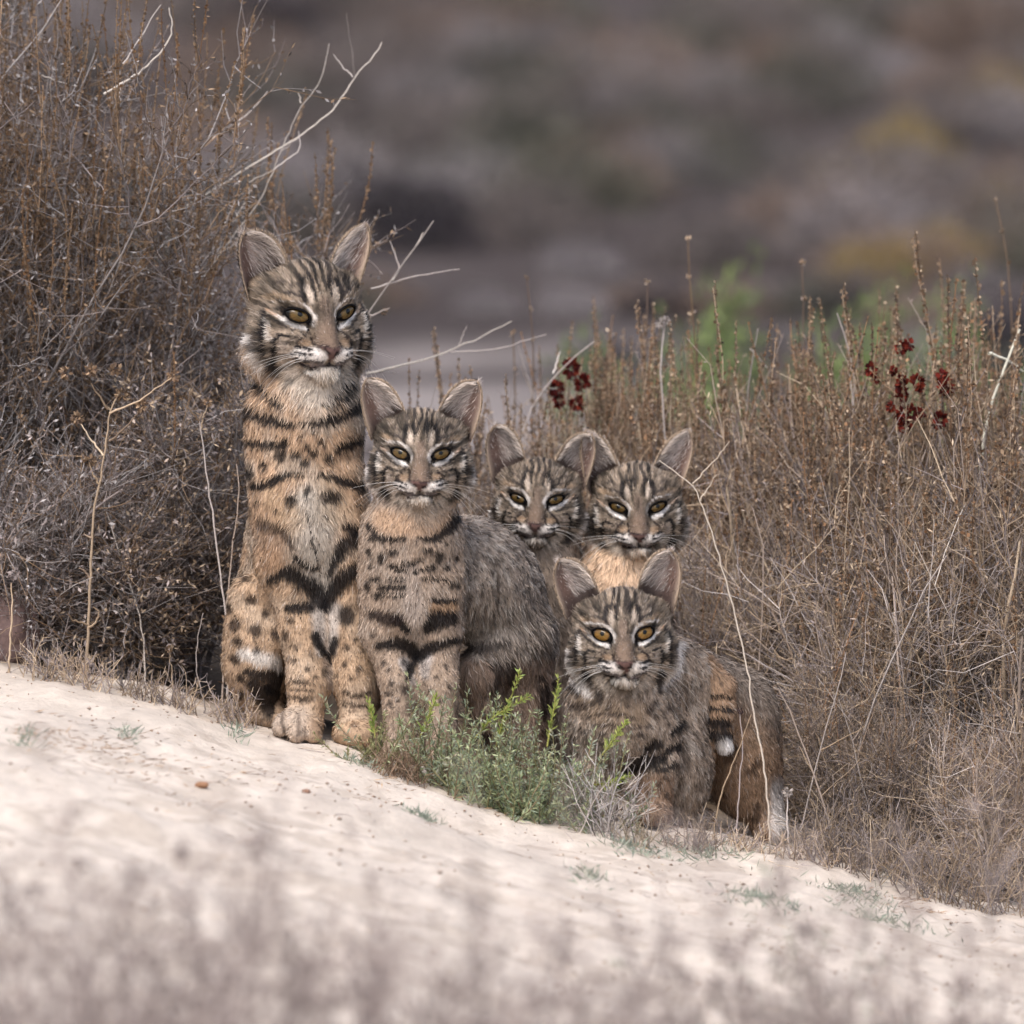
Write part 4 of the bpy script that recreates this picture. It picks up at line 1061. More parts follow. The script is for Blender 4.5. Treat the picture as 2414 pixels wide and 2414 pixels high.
# single stalks and bare twigs, traced one by one
def smooth_poly(pts, n):
    pts = np.asarray(pts, float); d = np.concatenate([[0], np.cumsum(np.linalg.norm(np.diff(pts, axis=0), axis=1))])
    t = np.linspace(0, d[-1], n)
    q = np.stack([np.interp(t, d, pts[:, k]) for k in range(3)], -1)
    for _ in range(2): q[1:-1] = .25 * q[:-2] + .5 * q[1:-1] + .25 * q[2:]
    return q

def ball(c, r, rng, col, seg=8):
    """an uneven seed head: a cluster of small scales"""
    n = 46; d = norm(rng.normal(size=(n, 3)))
    return leaves(c + d * r * .35, d + rng.normal(size=(n, 3)) * .4, r * .9, r * .5, pal(col, n, rng, .25), rng)

def stalk(name, lines, Y, w, cols, label, cat, heads=(), headr=.006, headc=BROWN, leafy=0, group=None, ground_first=True, seed=0):
    """lines: list of pixel polylines; the first is the main stem and reaches the ground"""
    rng = np.random.default_rng(100 + seed)
    root = empty(name, base(lines[0][0][0], Y)); org = np.array(root.location); tag(root, label, cat, group)
    for k, ln in enumerate(lines):
        p = PP(ln, Y)
        p[:, 1] += np.linspace(0, rng.normal(0, .03) if k else 0, len(p))
        if k == 0 and ground_first: p = np.concatenate([[[p[0, 0], Y, tz(p[0, 0], Y) - .01]], p])
        n = max(8, int(len(ln) * 4)); q = smooth_poly(p, n) + rng.normal(0, .0006, (n, 3))
        ww = w if k == 0 else w * .65
        link('stem' if k == 0 else 'branch', tube_mesh(name, (q - org)[None], (ww * np.linspace(1.1, .5, n))[None], pal(cols, 1, rng, .08), 5), M_TWIG, root)
        if leafy:
            m = leafy; i = rng.integers(2, n, m)
            v, f, c = leaves(q[i] - org + rng.normal(0, .001, (m, 3)), norm(q[i] - q[i - 1]) * .9 + rng.normal(size=(m, 3)) * .6, .0055 * (.5 + rng.random(m)), .0034, pal(headc, m, rng, .22), rng)
            link('seed_spike', mesh_np(name, v, [f], c), M_LEAF, root)['kind'] = 'stuff'
    for hx, hy, hr in heads:
        v, f, c = ball(P(hx, hy, Y) - org, hr * S, rng, headc)
        link('seed_head', mesh_np(name, v, [f], c), M_LEAF, root)
    return root

def Z(x0, y0, k): return lambda pts: [(x0 + a * k, y0 + b * k) for a, b in pts]
za, zb, zc, zd = Z(0, 0, .5176), Z(0, 700, .5175), Z(1100, 500, .68), Z(1260, 1260, .383)
stalk('bare_twig', [za([(800, 1500), (900, 1270), (990, 1090), (1040, 990), (1095, 860)]), za([(900, 1300), (1050, 1090), (1170, 940), (1240, 800), (1280, 690), (1330, 570), (1370, 470), (1420, 440), (1470, 350), (1500, 200)]), za([(1060, 1010), (1140, 880), (1130, 850)]), za([(1250, 770), (1370, 680), (1360, 600)]), za([(1130, 830), (1250, 770)]), za([(1370, 470), (1360, 420)]), za([(900, 1180), (990, 1160), (1110, 1095)])], .50, .0014, PALEW, 'pale bare branching twig rising between the brown shrub and the adult bobcat ear', 'twig', seed=1)
stalk('bare_twig', [za([(700, 1040), (870, 920), (1000, 850), (1200, 720), (1370, 620), (1500, 520), (1580, 420), (1620, 340), (1700, 265), (1740, 190)]), za([(1615, 345), (1600, 200), (1580, 60)]), za([(1605, 350), (1560, 300), (1520, 250)]), za([(1280, 690), (1400, 600)])], .55, .0015, PALEW, 'long pale bare twig arching out of the brown shrub over the bobcats', 'twig', seed=2, ground_first=False)
stalk('bare_twig', [za([(470, 430), (540, 385), (640, 330), (740, 230), (790, 150), (770, 40)]), za([(560, 290), (650, 160), (730, 20)]), za([(190, 345), (280, 380), (350, 400)]), za([(545, 390), (555, 470)])], .30, .0016, PALEW, 'whitish crooked twig at the top of the tall spiked shrub', 'twig', seed=3, ground_first=False)
stalk('bare_twig', [za([(960, 640), (1010, 600), (1120, 530), (1220, 415)]), za([(1000, 610), (1060, 660)])], .48, .0016, PALEW, 'short pale twig pointing right from the spiked shrub', 'twig', seed=4, ground_first=False)
v9 = lambda pts: [(a * 1.2495, b * 1.2495) for a, b in pts]
stalk('bare_twig', [v9([(640, 700), (690, 590), (740, 530), (780, 470), (818, 415)]), v9([(740, 530), (800, 440)]), v9([(700, 545), (780, 522), (865, 508)]), v9([(755, 508), (735, 455)]), v9([(690, 600), (735, 580)])], .50, .0017, PALEW, 'pale forked twig just behind the right ear of the adult bobcat', 'twig', heads=[(905, 735, 9)], headr=.004, seed=5)
stalk('bare_twig', [v9([(690, 705), (800, 680), (880, 650), (965, 605)]), v9([(850, 665), (940, 660), (1030, 630)]), v9([(865, 655), (880, 615)])], .60, .0014, PALEW, 'thin pale twig reaching sideways above the sitting kitten head', 'twig', seed=6, ground_first=False)
stalk('seed_stalk', [zb([(390, 1780), (405, 1400), (415, 1150), (430, 950), (470, 770), (490, 600), (500, 510), (545, 440)]), zb([(490, 510), (455, 450), (420, 390)]), zb([(470, 720), (410, 650), (360, 580)]), zb([(500, 660), (560, 600), (620, 540), (640, 505)]), zb([(500, 530), (640, 470), (780, 365)]), zb([(450, 850), (420, 800), (408, 755)]), zb([(400, 1510), (440, 1480), (458, 1430), (430, 1400)]), zb([(405, 1280), (385, 1240), (360, 1235)]), zb([(395, 1490), (330, 1470), (310, 1430)]), zb([(415, 1100), (380, 1080)])], .10, .0021, TAN, 'candelabra-shaped dry seed stalk standing alone left of the adult bobcat', 'dry plant', heads=[(x, y, 16) for x, y in zb([(412, 335), (350, 550), (645, 495), (790, 358), (555, 445), (408, 745), (300, 345), (530, 330)])], seed=7)
stalk('seed_stalk', [zb([(1040, 1780), (1035, 1480), (1000, 1250), (970, 1000), (940, 800), (910, 560)]), zb([(910, 565), (880, 520), (840, 470)]), zb([(915, 600), (930, 540), (945, 490)])], .16, .0016, PALEW + TAN, 'tall pale forked stalk close to the haunch of the adult bobcat', 'dry plant', heads=[(x, y, 11) for x, y in zb([(835, 455), (945, 480)])], seed=8)
stalk('seed_stalk', [zb([(1015, 1780), (1030, 1420), (1060, 1150), (1090, 900), (1080, 760)])], .20, .0015, TAN, 'slim leafy brown stalk touching the flank of the adult bobcat', 'dry plant', leafy=60, seed=9)
stalk('seed_stalk', [zb([(38, 1740), (45, 1600), (55, 1450), (50, 1300)])], .05, .0016, TAN, 'budded stalk standing before the reddish-mauve rock', 'dry plant', heads=[(33, 1352, 16)], headc=MAUVE, seed=10)
stalk('seed_stalk', [zb([(660, 1600), (640, 1450), (560, 1220), (500, 1030), (455, 880)])], .18, .0012, PALEW, 'leaning straw crossing beside the candelabra stalk', 'dry plant', seed=11)
stalk('seed_stalk', [zb([(790, 1800), (785, 1720), (770, 1610)])], .06, .0011, TAN, 'short budded straw at the sand edge near the adult bobcat', 'dry plant', heads=[(398, 1530, 9)], seed=12)
stalk('seed_stalk', [zb([(930, 1840), (915, 1790), (890, 1690), (905, 1520), (925, 1440)])], .05, .0010, PALEW, 'thin wavy straw beside the hind foot of the adult bobcat', 'dry plant', seed=13)
# right hand side
stalk('tall_straw', [[(1816, 1990), (1810, 1888), (1797, 1777), (1775, 1673), (1766, 1605), (1747, 1509), (1725, 1420), (1696, 1318), (1675, 1244), (1660, 1200), (1634, 1141), (1590, 1112), (1553, 1086)], [(1634, 1141), (1680, 1090), (1720, 1040)], [(1650, 1180), (1690, 1120)]], -.19, .0013, [(182, 168, 152), (176, 164, 150)], 'long pale straw curving up in front of the crouching kitten rump', 'dry plant', seed=14)
stalk('tall_straw', [[(1685, 1960), (1692, 1900), (1715, 1830), (1745, 1760), (1772, 1685)], ], -.18, .0011, TAN, 'thin straw leaning against the long pale straw', 'dry plant', seed=15)
stalk('tall_straw', [[(1735, 1970), (1742, 1860), (1752, 1760), (1745, 1680)]], -.175, .0011, TAN + MAUVE, 'upright thin straw with a dark bud before the rump', 'dry plant', heads=[(1745, 1676, 8)], headc=[(70, 56, 54)], seed=16)
stalk('tall_straw', [[(1860, 2010), (1858, 1950), (1852, 1900), (1858, 1870)]], -.16, .0014, PALEW, 'short grey straw beside the white hind foot', 'dry plant', heads=[(1858, 1868, 12)], headc=PALEW, seed=17)
stalk('tall_straw', [zc([(700, 1000), (690, 820), (680, 640), (665, 560), (685, 390)])], .62, .0019, PALEW, 'pale stalk with curled tip behind the peach-chested kitten', 'dry plant', heads=[(x, y, 13) for x, y in zc([(690, 380), (672, 385)])], headc=PALEW, seed=18)
for i, (pl, lab) in enumerate([(zc([(800, 1000), (805, 600), (780, 330), (765, 100)]), 'tallest brown seed spike above the two rear kittens'), (zc([(620, 900), (615, 500), (628, 245)]), 'slim brown seed spike left of the tallest spike'), (zc([(1165, 900), (1165, 600), (1175, 400), (1160, 180)]), 'broad brown seed spike over the middle of the thicket'),
        (zc([(225, 700), (240, 520), (225, 360), (210, 230)]), 'reddish-brown seed spike over the dim kitten'), (zc([(1745, 900), (1755, 500), (1740, 360)]), 'brown seed spike right of the dark red seed heads'), (zc([(1900, 560), (1890, 330), (1870, 180), (1880, 20), (1835, -40)]), 'tall knobbly seed spike at the right edge of the thicket'),
        (zc([(165, 800), (170, 560), (160, 420)]), 'thin brown spike beside the sitting kitten ear'), (zc([(1480, 800), (1475, 500), (1470, 340)]), 'faint thin spike between the dark red seed heads'), (zc([(500, 800), (510, 560), (495, 420)]), 'short brown spike behind the dim kitten ear')]):
    stalk('seed_spike_plant', [pl], .75 + .03 * i, .0017, BROWN, lab, 'dry plant', leafy=150 if i in (0, 2, 5) else 90, headc=BROWN + TAN, seed=30 + i)
stalk('forked_twig', [zc([(1330, 1250), (1325, 1000), (1338, 700), (1355, 530), (1320, 450), (1280, 350)]), zc([(1355, 540), (1365, 410)]), zc([(1345, 700), (1330, 560)])], .52, .0017, PALEW, 'pale forked twig standing left of the dark red seed heads', 'twig', seed=50)
stalk('forked_twig', [zc([(1340, 1300), (1360, 1080), (1390, 900), (1400, 760), (1360, 600)]), zc([(1400, 790), (1450, 720), (1480, 690)])], .48, .0017, PALEW, 'pale twig bending left in the middle of the thicket', 'twig', seed=51)
stalk('forked_twig', [zc([(800, 950), (830, 910), (1000, 810), (1180, 750), (1340, 715)]), zc([(1100, 980), (1200, 880), (1330, 730)])], .55, .0014, TAN + PALEW, 'arched straw bridging the thicket above the peach-chested kitten', 'twig', seed=52)
stalk('forked_twig', [zc([(170, 800), (200, 720), (240, 640), (300, 560), (440, 450)]), zc([(235, 650), (200, 540), (180, 465)]), zc([(300, 560), (325, 490)])], .70, .0016, PALEW, 'pale Y-shaped twig above the dim kitten', 'twig', seed=53)
stalk('forked_twig', [zc([(1780, 720), (1830, 620), (1880, 510), (1920, 410)]), zc([(1810, 490), (1870, 510), (1932, 555)])], .45, .0030, [(200, 196, 180)], 'thick whitish broken stem at the right edge of the thicket', 'twig', seed=54)
stalk('forked_twig', [zc([(960, 700), (990, 560), (985, 460), (1010, 400)]), zc([(985, 470), (1060, 560)])], .66, .0015, PALEW, 'small pale upright twig over the middle of the thicket', 'twig', seed=55)
stalk('forked_twig', [zc([(1760, 1200), (1700, 1080), (1660, 950), (1620, 820)]), zc([(1690, 1050), (1740, 1000)])], .30, .0017, TAN, 'leaning tan twig on the right of the thicket', 'twig', seed=56)

# straws that thread through the thicket
rng = np.random.default_rng(77)
for k in range(46):
    px = rng.uniform(1650, 2480); Y = rng.uniform(-.02, .5) if px > 1880 else rng.uniform(.25, .6); b = base(px, Y)
    h = rng.uniform(.18, .55); lean = rng.normal(0, .22)
    q = grow(b[None], np.array([[lean, rng.normal(0, .15), 1.0]]), np.array([h]), 9, rng.uniform(-.06, .06), .09, rng)[0]
    o = empty('straw', b); tag(o, 'thin dry straw threading up through the right-hand thicket', 'straw', 'straws in the right-hand thicket')
    link('stem', tube_mesh('straw', (q - b)[None], (rng.uniform(.0009, .0017) * np.linspace(1.1, .5, 9))[None], pal(TAN + PALEW, 1, rng, .1), 4), M_TWIG, o)
    for m in range(rng.integers(1, 4)):
        i = rng.integers(3, 8); br = grow(q[i][None], np.array([[rng.normal(0, .7), rng.normal(0, .4), .8]]), np.array([h * rng.uniform(.15, .4)]), 6, .0, .1, rng)
        link('branch', tube_mesh('straw', br - b, (.0008 * np.linspace(1.1, .5, 6))[None], pal(TAN + PALEW, 1, rng, .1), 3), M_TWIG, o)

# dark red seed heads
def red_plant(lines, heads, Y, label, seed):
    r = stalk('dock_plant', lines, Y, .0012, BROWN, label, 'dry plant', seed=seed)
    rng = np.random.default_rng(seed); org = np.array(r.location)
    for hx, hy, rx in heads:
        c = P(hx, hy, Y) - org; n = 40; d = norm(rng.normal(size=(n, 3)))
        v, f, cc = leaves(c + d * rx * S * np.array([.35, .35, .6]), d + rng.normal(size=(n, 3)) * .5, rx * S * 1.15, rx * S * .9, pal([(104, 38, 30), (84, 30, 28), (124, 52, 38), (70, 30, 30)], n, rng, .2), rng)
        link('seed_head', mesh_np('red_head', v, [f], cc), M_LEAF, r)
hz = lambda l: [(1100 + a * .68, 500 + b * .68, r * .68) for a, b, r in l]
red_plant([zc([(350, 900), (350, 760), (340, 640), (365, 540)]), zc([(345, 700), (315, 610)]), zc([(350, 720), (400, 590)])], hz([(365, 540, 28), (402, 592, 26), (312, 612, 24), (320, 655, 20), (382, 662, 24)]), .72, 'dried plant with dark red seed clusters above the dim kitten', 61)
red_plant([zc([(1540, 900), (1530, 760), (1510, 600), (1515, 470)]), zc([(1530, 740), (1640, 640), (1655, 590)]), zc([(1520, 660), (1440, 590), (1400, 545)]), zc([(1525, 700), (1560, 590)])], hz([(1505, 472, 18), (1532, 460, 18), (1402, 545, 20), (1480, 550, 14), (1420, 582, 12), (1508, 592, 22), (1510, 628, 22), (1562, 592, 24), (1650, 575, 22), (1662, 606, 26), (1470, 676, 14), (1505, 700, 20), (1540, 695, 22), (1572, 700, 18), (1640, 722, 24), (1520, 742, 22)]), .34, 'dried plant with many dark red seed clusters in the right thicket', 62)

# the green plant in front of the sitting kitten
def green_sprig(rng, p0, d, ln, nl, cols, lsz):
    q = grow(p0[None], d[None], np.array([ln]), 8, .10, .10, rng)
    p, t, i, tt = along(q, nl, .05, 1.0, rng)
    L = leaves(p, t * .75 + norm(rng.normal(size=(nl, 3))) * .8, lsz * (.5 + .8 * rng.random(nl)) * (1.1 - .45 * tt), lsz * .17, pal(cols, nl, rng, .18), rng)
    return q[0], L
GRN = [(156, 164, 126), (134, 148, 110), (172, 178, 138), (132, 144, 122), (164, 168, 146), (146, 138, 116)]
GRY = [(146, 150, 134), (126, 132, 118), (158, 158, 142)]
def green_plant(px, Y, topy, width, n, cols, label, seed, lsz=.011, extra=()):
    rng = np.random.default_rng(seed); b = base(px, Y); r = empty('green_plant', b); tag(r, label, 'plant')
    H = P(px, topy, Y)[2] - b[2]; tub, lf = [], []
    for k in range(n):
        p0 = np.array([rng.normal(0, width * S * .30), rng.normal(0, .018), 0]); p0[2] = tz(b[0] + p0[0], b[1] + p0[1]) - b[2] - .004
        d = np.array([rng.normal(0, .85), rng.normal(-.1, .6), 1.0]); ln = H * rng.uniform(.3, .95)
        q, L = green_sprig(rng, p0, d, ln, 80, cols, lsz); tub.append(tube_arrays(q[None], (.0011 * np.linspace(1.1, .5, 8))[None], pal([(122, 116, 84), (120, 104, 82)], 1, rng), 3)); lf.append(L)
    t = merge(tub); l = merge(lf)
    link('stem', mesh_np('green_stem', t[0], [t[1]], t[2]), M_TWIG, r)['kind'] = 'stuff'
    link('leaf_mass', mesh_np('green_leaf', l[0], [l[1]], l[2]), M_GREEN, r)['kind'] = 'stuff'
    for ex in extra:
        pts = PP(ex, Y - .01) - b; q = smooth_poly(pts, 10)
        link('sprig', tube_mesh('sprig', q[None], (.0012 * np.linspace(1.1, .5, 10))[None], lin((138, 136, 74))[None], 4), M_TWIG, r)
        p, tt_, i, tt = along(q[None], 90, .1, 1.0, rng)
        v, f, c = leaves(p, tt_ * .8 + norm(rng.normal(size=(90, 3))) * .7, .011 * (1.15 - .5 * tt) * (.6 + .7 * rng.random(90)), .0021, pal([(150, 160, 82), (128, 146, 76), (164, 170, 98)], 90, rng, .12), rng)
        link('sprig_leaf', mesh_np('sprig_leaf', v, [f], c), M_GREEN, r)['kind'] = 'stuff'
    return r
green_plant(1110, -.175, 1590, 330, 76, GRN, 'largest needle-leaved green plant at the feet of the sitting kitten', 81, extra=[[(1170, 1760), (1190, 1680), (1215, 1620), (1225, 1585)], [(1120, 1740), (1160, 1690), (1250, 1640)], [(990, 1740), (1010, 1690), (1030, 1640)]])
green_plant(1300, -.215, 1640, 330, 72, GRN + GRY, 'grey-green needle-leaved plant in front of the crouching kitten', 82, extra=[[(1290, 1760), (1300, 1700), (1312, 1640), (1316, 1600)], [(1400, 1850), (1440, 1846), (1485, 1830)], [(1420, 1780), (1450, 1740), (1475, 1700)]])
green_plant(1210, -.25, 1720, 220, 40, GRN[1:4], 'low dark green plant between the two larger green plants', 83)
green_plant(900, -.15, 1640, 130, 22, [(140, 138, 96), (150, 150, 110), (120, 124, 84)], 'yellowish wispy plant at the paws between adult and sitting kitten', 84, .008, extra=[[(885, 1740), (880, 1700), (868, 1650)]])
def dead_tuft(px, Y, topy, w, n, cols, label, seed, sp=.6, r=.0007, group=None):
    rng = np.random.default_rng(seed); b = base(px, Y); root = empty('dead_tuft', b); tag(root, label, 'dry tuft', group)
    H = P(px, topy, Y)[2] - b[2]
    p0 = np.stack([rng.normal(0, w * S * .3, n), rng.normal(0, .02, n), np.zeros(n)], -1); p0[:, 2] = terrain(b[0] + p0[:, 0], b[1] + p0[:, 1]) - b[2] - .004
    st = grow(p0, np.stack([rng.normal(0, sp, n), rng.normal(0, sp, n), np.ones(n)], -1), H * rng.uniform(.4, 1.05, n), 7, .02, .14, rng)
    m = n * 6; p, t, i, tt = along(st, m, .2, 1, rng)
    tw = grow(p, t + rng.normal(size=(m, 3)) * .6, H * .25 * rng.uniform(.4, 1.1, m), 3, 0, .2, rng)
    a = merge([tube_arrays(st, np.tile(r * np.linspace(1.2, .5, 7), (n, 1)), pal(cols, n, rng)), tube_arrays(tw, np.tile(r * .6 * np.linspace(1.2, .5, 3), (m, 1)), pal(cols, m, rng))])
    link('stem_mass', mesh_np('tuft', a[0], [a[1]], a[2]), M_TWIG, root)['kind'] = 'stuff'
    return root
dead_tuft(940, -.20, 1700, 110, 60, [(138, 116, 96), (124, 104, 88)], 'brown dead tuft beside the yellowish wispy plant', 91, .5)
dead_tuft(1440, -.27, 1740, 90, 40, PALEW + GREYW, 'grey dead tuft leaning on the grey-green plant', 92, .5)
dead_tuft(1500, -.30, 1900, 60, 20, [(176, 160, 138)], 'small tan dead tuft at the crouching kitten paw', 93, .5)
for k, (px, Y, ty, w) in enumerate([(1640, -.22, 1900, 100), (1760, -.20, 1910, 120), (1900, -.16, 1920, 120), (1980, -.10, 1880, 120), (2060, -.12, 1930, 160), (2160, -.16, 1920, 160), (2260, -.20, 1900, 200), (2370, -.20, 1870, 200), (2000, -.02, 1790, 140), (2120, 0, 1800, 140), (560, .02, 1600, 90), (420, .03, 1560, 120), (330, .03, 1560, 100), (200, .03, 1500, 100), (100, .04, 1480, 100)]):
    dead_tuft(px, Y, ty, w, 46, TAN + MAUVE, ('dry twiggy tuft at the foot of the right-hand thicket' if px > 1000 else 'dry twiggy tuft along the sand edge left of the adult bobcat'), 200 + k, .5, .0007, 'tufts along the sand edge ' + ('right' if px > 1000 else 'left'))

# small weeds on the sand
def hit_sand(px, py):
    Ys = np.arange(-4.5, .3, .01); q = np.array([P(px, py, y) for y in Ys])
    k = int(np.argmax(q[:, 2] <= terrain(q[:, 0], Ys)))
    return float(Ys[k]), q[k]
BLG = [(134, 142, 126), (118, 130, 116), (148, 154, 138)]
def weed(px, py, w, n, label, seed, group=None, cols=BLG):
    flat = cols[0][0] > 145 and cols[0][2] < 100 and cols[0][1] < 130; n = n if flat else int(n * 2.4)
    rng = np.random.default_rng(seed)
    # where the pixel's ray meets the sand
    Y, q = hit_sand(px, py)
    b = np.array([q[0], Y, tz(q[0], Y)]); root = empty('sand_weed', b); tag(root, label, 'weed', group)
    p0 = np.stack([rng.normal(0, w * S * .35, n), rng.normal(0, .02, n), np.zeros(n)], -1); p0[:, 1] *= 4 if flat else 1.5; p0[:, 2] = terrain(b[0] + p0[:, 0], b[1] + p0[:, 1]) - b[2] + .001
    v, f, c = leaves(p0, np.stack([rng.normal(0, .8, n), rng.normal(0, .5, n), rng.uniform(.0, .12, n) if flat else rng.uniform(.25, 1, n)], -1), .015 * rng.uniform(.4, 1.2, n), .0013 if flat else .0017, pal(cols, n, rng, .15), rng)
    link('blade_mass', mesh_np('weed', v, [f], c), M_GREEN, root)['kind'] = 'stuff'
weed(1000, 1930, 60, 50, 'blue-green weed alone in the middle of the open sand', 301)
weed(560, 1738, 40, 24, 'tiny green rosette on the sand near the adult bobcat front paw', 302)
weed(300, 1740, 40, 24, 'small grey-green weed on the sand below the candelabra stalk', 303)
weed(60, 1750, 50, 24, 'small grey weed on the sand at the left edge', 304)
weed(850, 1805, 80, 36, 'low weed on the sand just below the adult bobcat paw', 305, None, BLG + GRY)
weed(1500, 2010, 140, 80, 'spread of pale green weeds on the sand below the crouching kitten', 306, None, GRY + BLG)
weed(1390, 2070, 50, 40, 'small pale weed lower on the sand below the crouching kitten', 307, None, GRY + BLG)
weed(1660, 2015, 180, 90, 'grey-green weed mat on the sand before the rump of the crouching kitten', 308, None, GRY + BLG)
weed(1800, 2120, 130, 90, 'long strip of blue-green weed on the lower sand right', 309)
weed(2080, 2175, 160, 90, 'low grey-green weed strip on the sand under the thicket', 310, None, GRY + BLG)
weed(2000, 2105, 120, 90, 'grey-green weed cushion between the sand and the thicket', 311, None, GRY + BLG)
LIT = [(150, 120, 94), (132, 106, 84), (172, 142, 110), (120, 100, 84)]
for k, (px, py, w, n, lab) in enumerate([(250, 1770, 190, 150, 'reddish-brown straw litter on the sand below the candelabra stalk'), (120, 1740, 130, 90, 'brown straw litter on the sand beside the small grey weed'), (330, 1810, 130, 80, 'thin brown litter lying below the reddish-brown litter'), (540, 1830, 120, 60, 'brown litter on the sand above the brown pebble'), (900, 1850, 120, 60, 'brown litter on the sand below the dead tuft'), (1620, 1975, 200, 110, 'tan litter on the sand at the crouching kitten feet'), (1150, 1900, 110, 50, 'brown litter at the sand edge under the green plants'), (2160, 2140, 200, 110, 'tan litter on the sand under the thicket')]):
    weed(px, py, w, n, lab, 330 + k, None, LIT)
weed(1950, 1985, 70, 60, 'bright yellow-green grass tuft at the foot of the thicket', 312, None, [(164, 168, 96), (140, 150, 84), (176, 168, 120)])

# litter: straw bits, crumbs of earth, pebbles
rng = np.random.default_rng(401); n = 1300
lx = rng.uniform(-.75, .75, n); ly = -rng.random(n) ** 1.3 * 2.6 + .03
den = fbm(np.stack([lx, ly, lx * 0], -1), 5, 2); kp = den > .46; lx, ly = lx[kp], ly[kp]; n = len(lx)
lp = np.stack([lx, ly, terrain(lx, ly) + .0015], -1); a = rng.random(n) * 6.28
ld = np.stack([np.cos(a), np.sin(a), rng.normal(0, .15, n)], -1)
ll = grow(lp, ld, rng.gamma(1.6, .008, n), 4, 0, .15, rng); ll[:, :, 2] = np.maximum(ll[:, :, 2], terrain(ll[:, :, 0], ll[:, :, 1]) + .0008)
A = tube_arrays(ll, np.tile(.00045 * np.linspace(1, .6, 4), (n, 1)), pal(TAN + PALEW + MAUVE, n, rng))
tag(link('ground_litter', mesh_np('litter', A[0], [A[1]], A[2]), M_TWIG), 'scattered bits of straw and twig on the pale sand', 'litter', kind='stuff')
rng = np.random.default_rng(402); n = 2600
cx = rng.uniform(-.75, .75, n); cy = -rng.random(n) ** 1.2 * 2.8 + .06
kp = fbm(np.stack([cx, cy, cx * 0 + 4], -1), 4, 2) > .44; cx, cy = cx[kp], cy[kp]; n = len(cx)
cr = np.minimum(rng.gamma(1.6, .0008, n) + .0005, .0028)
oc = np.array([[1, 0, 0], [-1, 0, 0], [0, 1, 0], [0, -1, 0], [0, 0, .7], [0, 0, -.7]], float)
cv = np.stack([cx, cy, terrain(cx, cy) + cr * .3], -1)[:, None] + oc[None] * cr[:, None, None] * rng.uniform(.6, 1.4, (n, 6, 1))
ct = np.array([[0, 2, 4], [2, 1, 4], [1, 3, 4], [3, 0, 4], [2, 0, 5], [1, 2, 5], [3, 1, 5], [0, 3, 5]])
cf = (np.arange(n)[:, None, None] * 6 + ct[None]).reshape(-1, 3)
tag(link('sand_crumbs', mesh_np('crumbs', cv.reshape(-1, 3), [cf], np.repeat(pal([(180, 164, 150), (164, 146, 132), (136, 118, 104), (150, 130, 114)], n, rng, .12), 6, axis=0)), M_STONE), 'small crumbs of earth and grit strewn over the pale sand', 'grit', kind='stuff')
def pebble(px, py, r, col, label, seed):
    rng = np.random.default_rng(seed)
    Y, q = hit_sand(px, py)
    import bmesh
    bm = bmesh.new(); bmesh.ops.create_icosphere(bm, subdivisions=3, radius=r)
    for v in bm.verts:
        c = np.array(v.co) / r; k = 1 + .5 * (float(fbm(c[None] + seed, 1.6, 2)[0]) - .5); v.co = Vector(c * r * k * np.array([1.2, 1, .7]))
    me = bpy.data.meshes.new('pebble'); bm.to_mesh(me); bm.free()
    ca = me.color_attributes.new('Col', 'FLOAT_COLOR', 'POINT'); ca.data.foreach_set('color', np.tile(np.append(lin(col), 1), len(me.vertices)).astype(np.float32))
    for pl in me.polygons: pl.use_smooth = True
    o = link('pebble', me, M_STONE); o.location = (q[0], Y, tz(q[0], Y) + r * .35); tag(o, label, 'pebble')
rk = np.random.default_rng(8)
import bmesh
bm = bmesh.new(); bmesh.ops.create_icosphere(bm, subdivisions=4, radius=1)
for v in bm.verts:
    c = np.array(v.co); k = 1 + .55 * (float(fbm(c[None] + 3, 1.3, 3)[0]) - .5); v.co = Vector(c * k * np.array([.034, .035, .048]))
me = bpy.data.meshes.new('rock'); bm.to_mesh(me); bm.free()
ca = me.color_attributes.new('Col', 'FLOAT_COLOR', 'POINT'); ca.data.foreach_set('color', np.tile(np.append(lin((106, 88, 84)), 1), len(me.vertices)).astype(np.float32))
rock = link('rock', me, M_STONE); rock.location = base(28, .17) + np.array([0, 0, .036]); tag(rock, 'reddish-mauve rock behind the budded stalk at the sand edge', 'rock')
pebble(475, 1858, .0065, (140, 106, 82), 'brown pebble on the open sand below the adult bobcat', 1)
pebble(722, 1870, .0045, (130, 100, 84), 'smaller brown pebble on the sand right of the larger one', 2)
pebble(1245, 1893, .007, (120, 108, 98), 'grey clod at the sand edge under the green plants', 3)

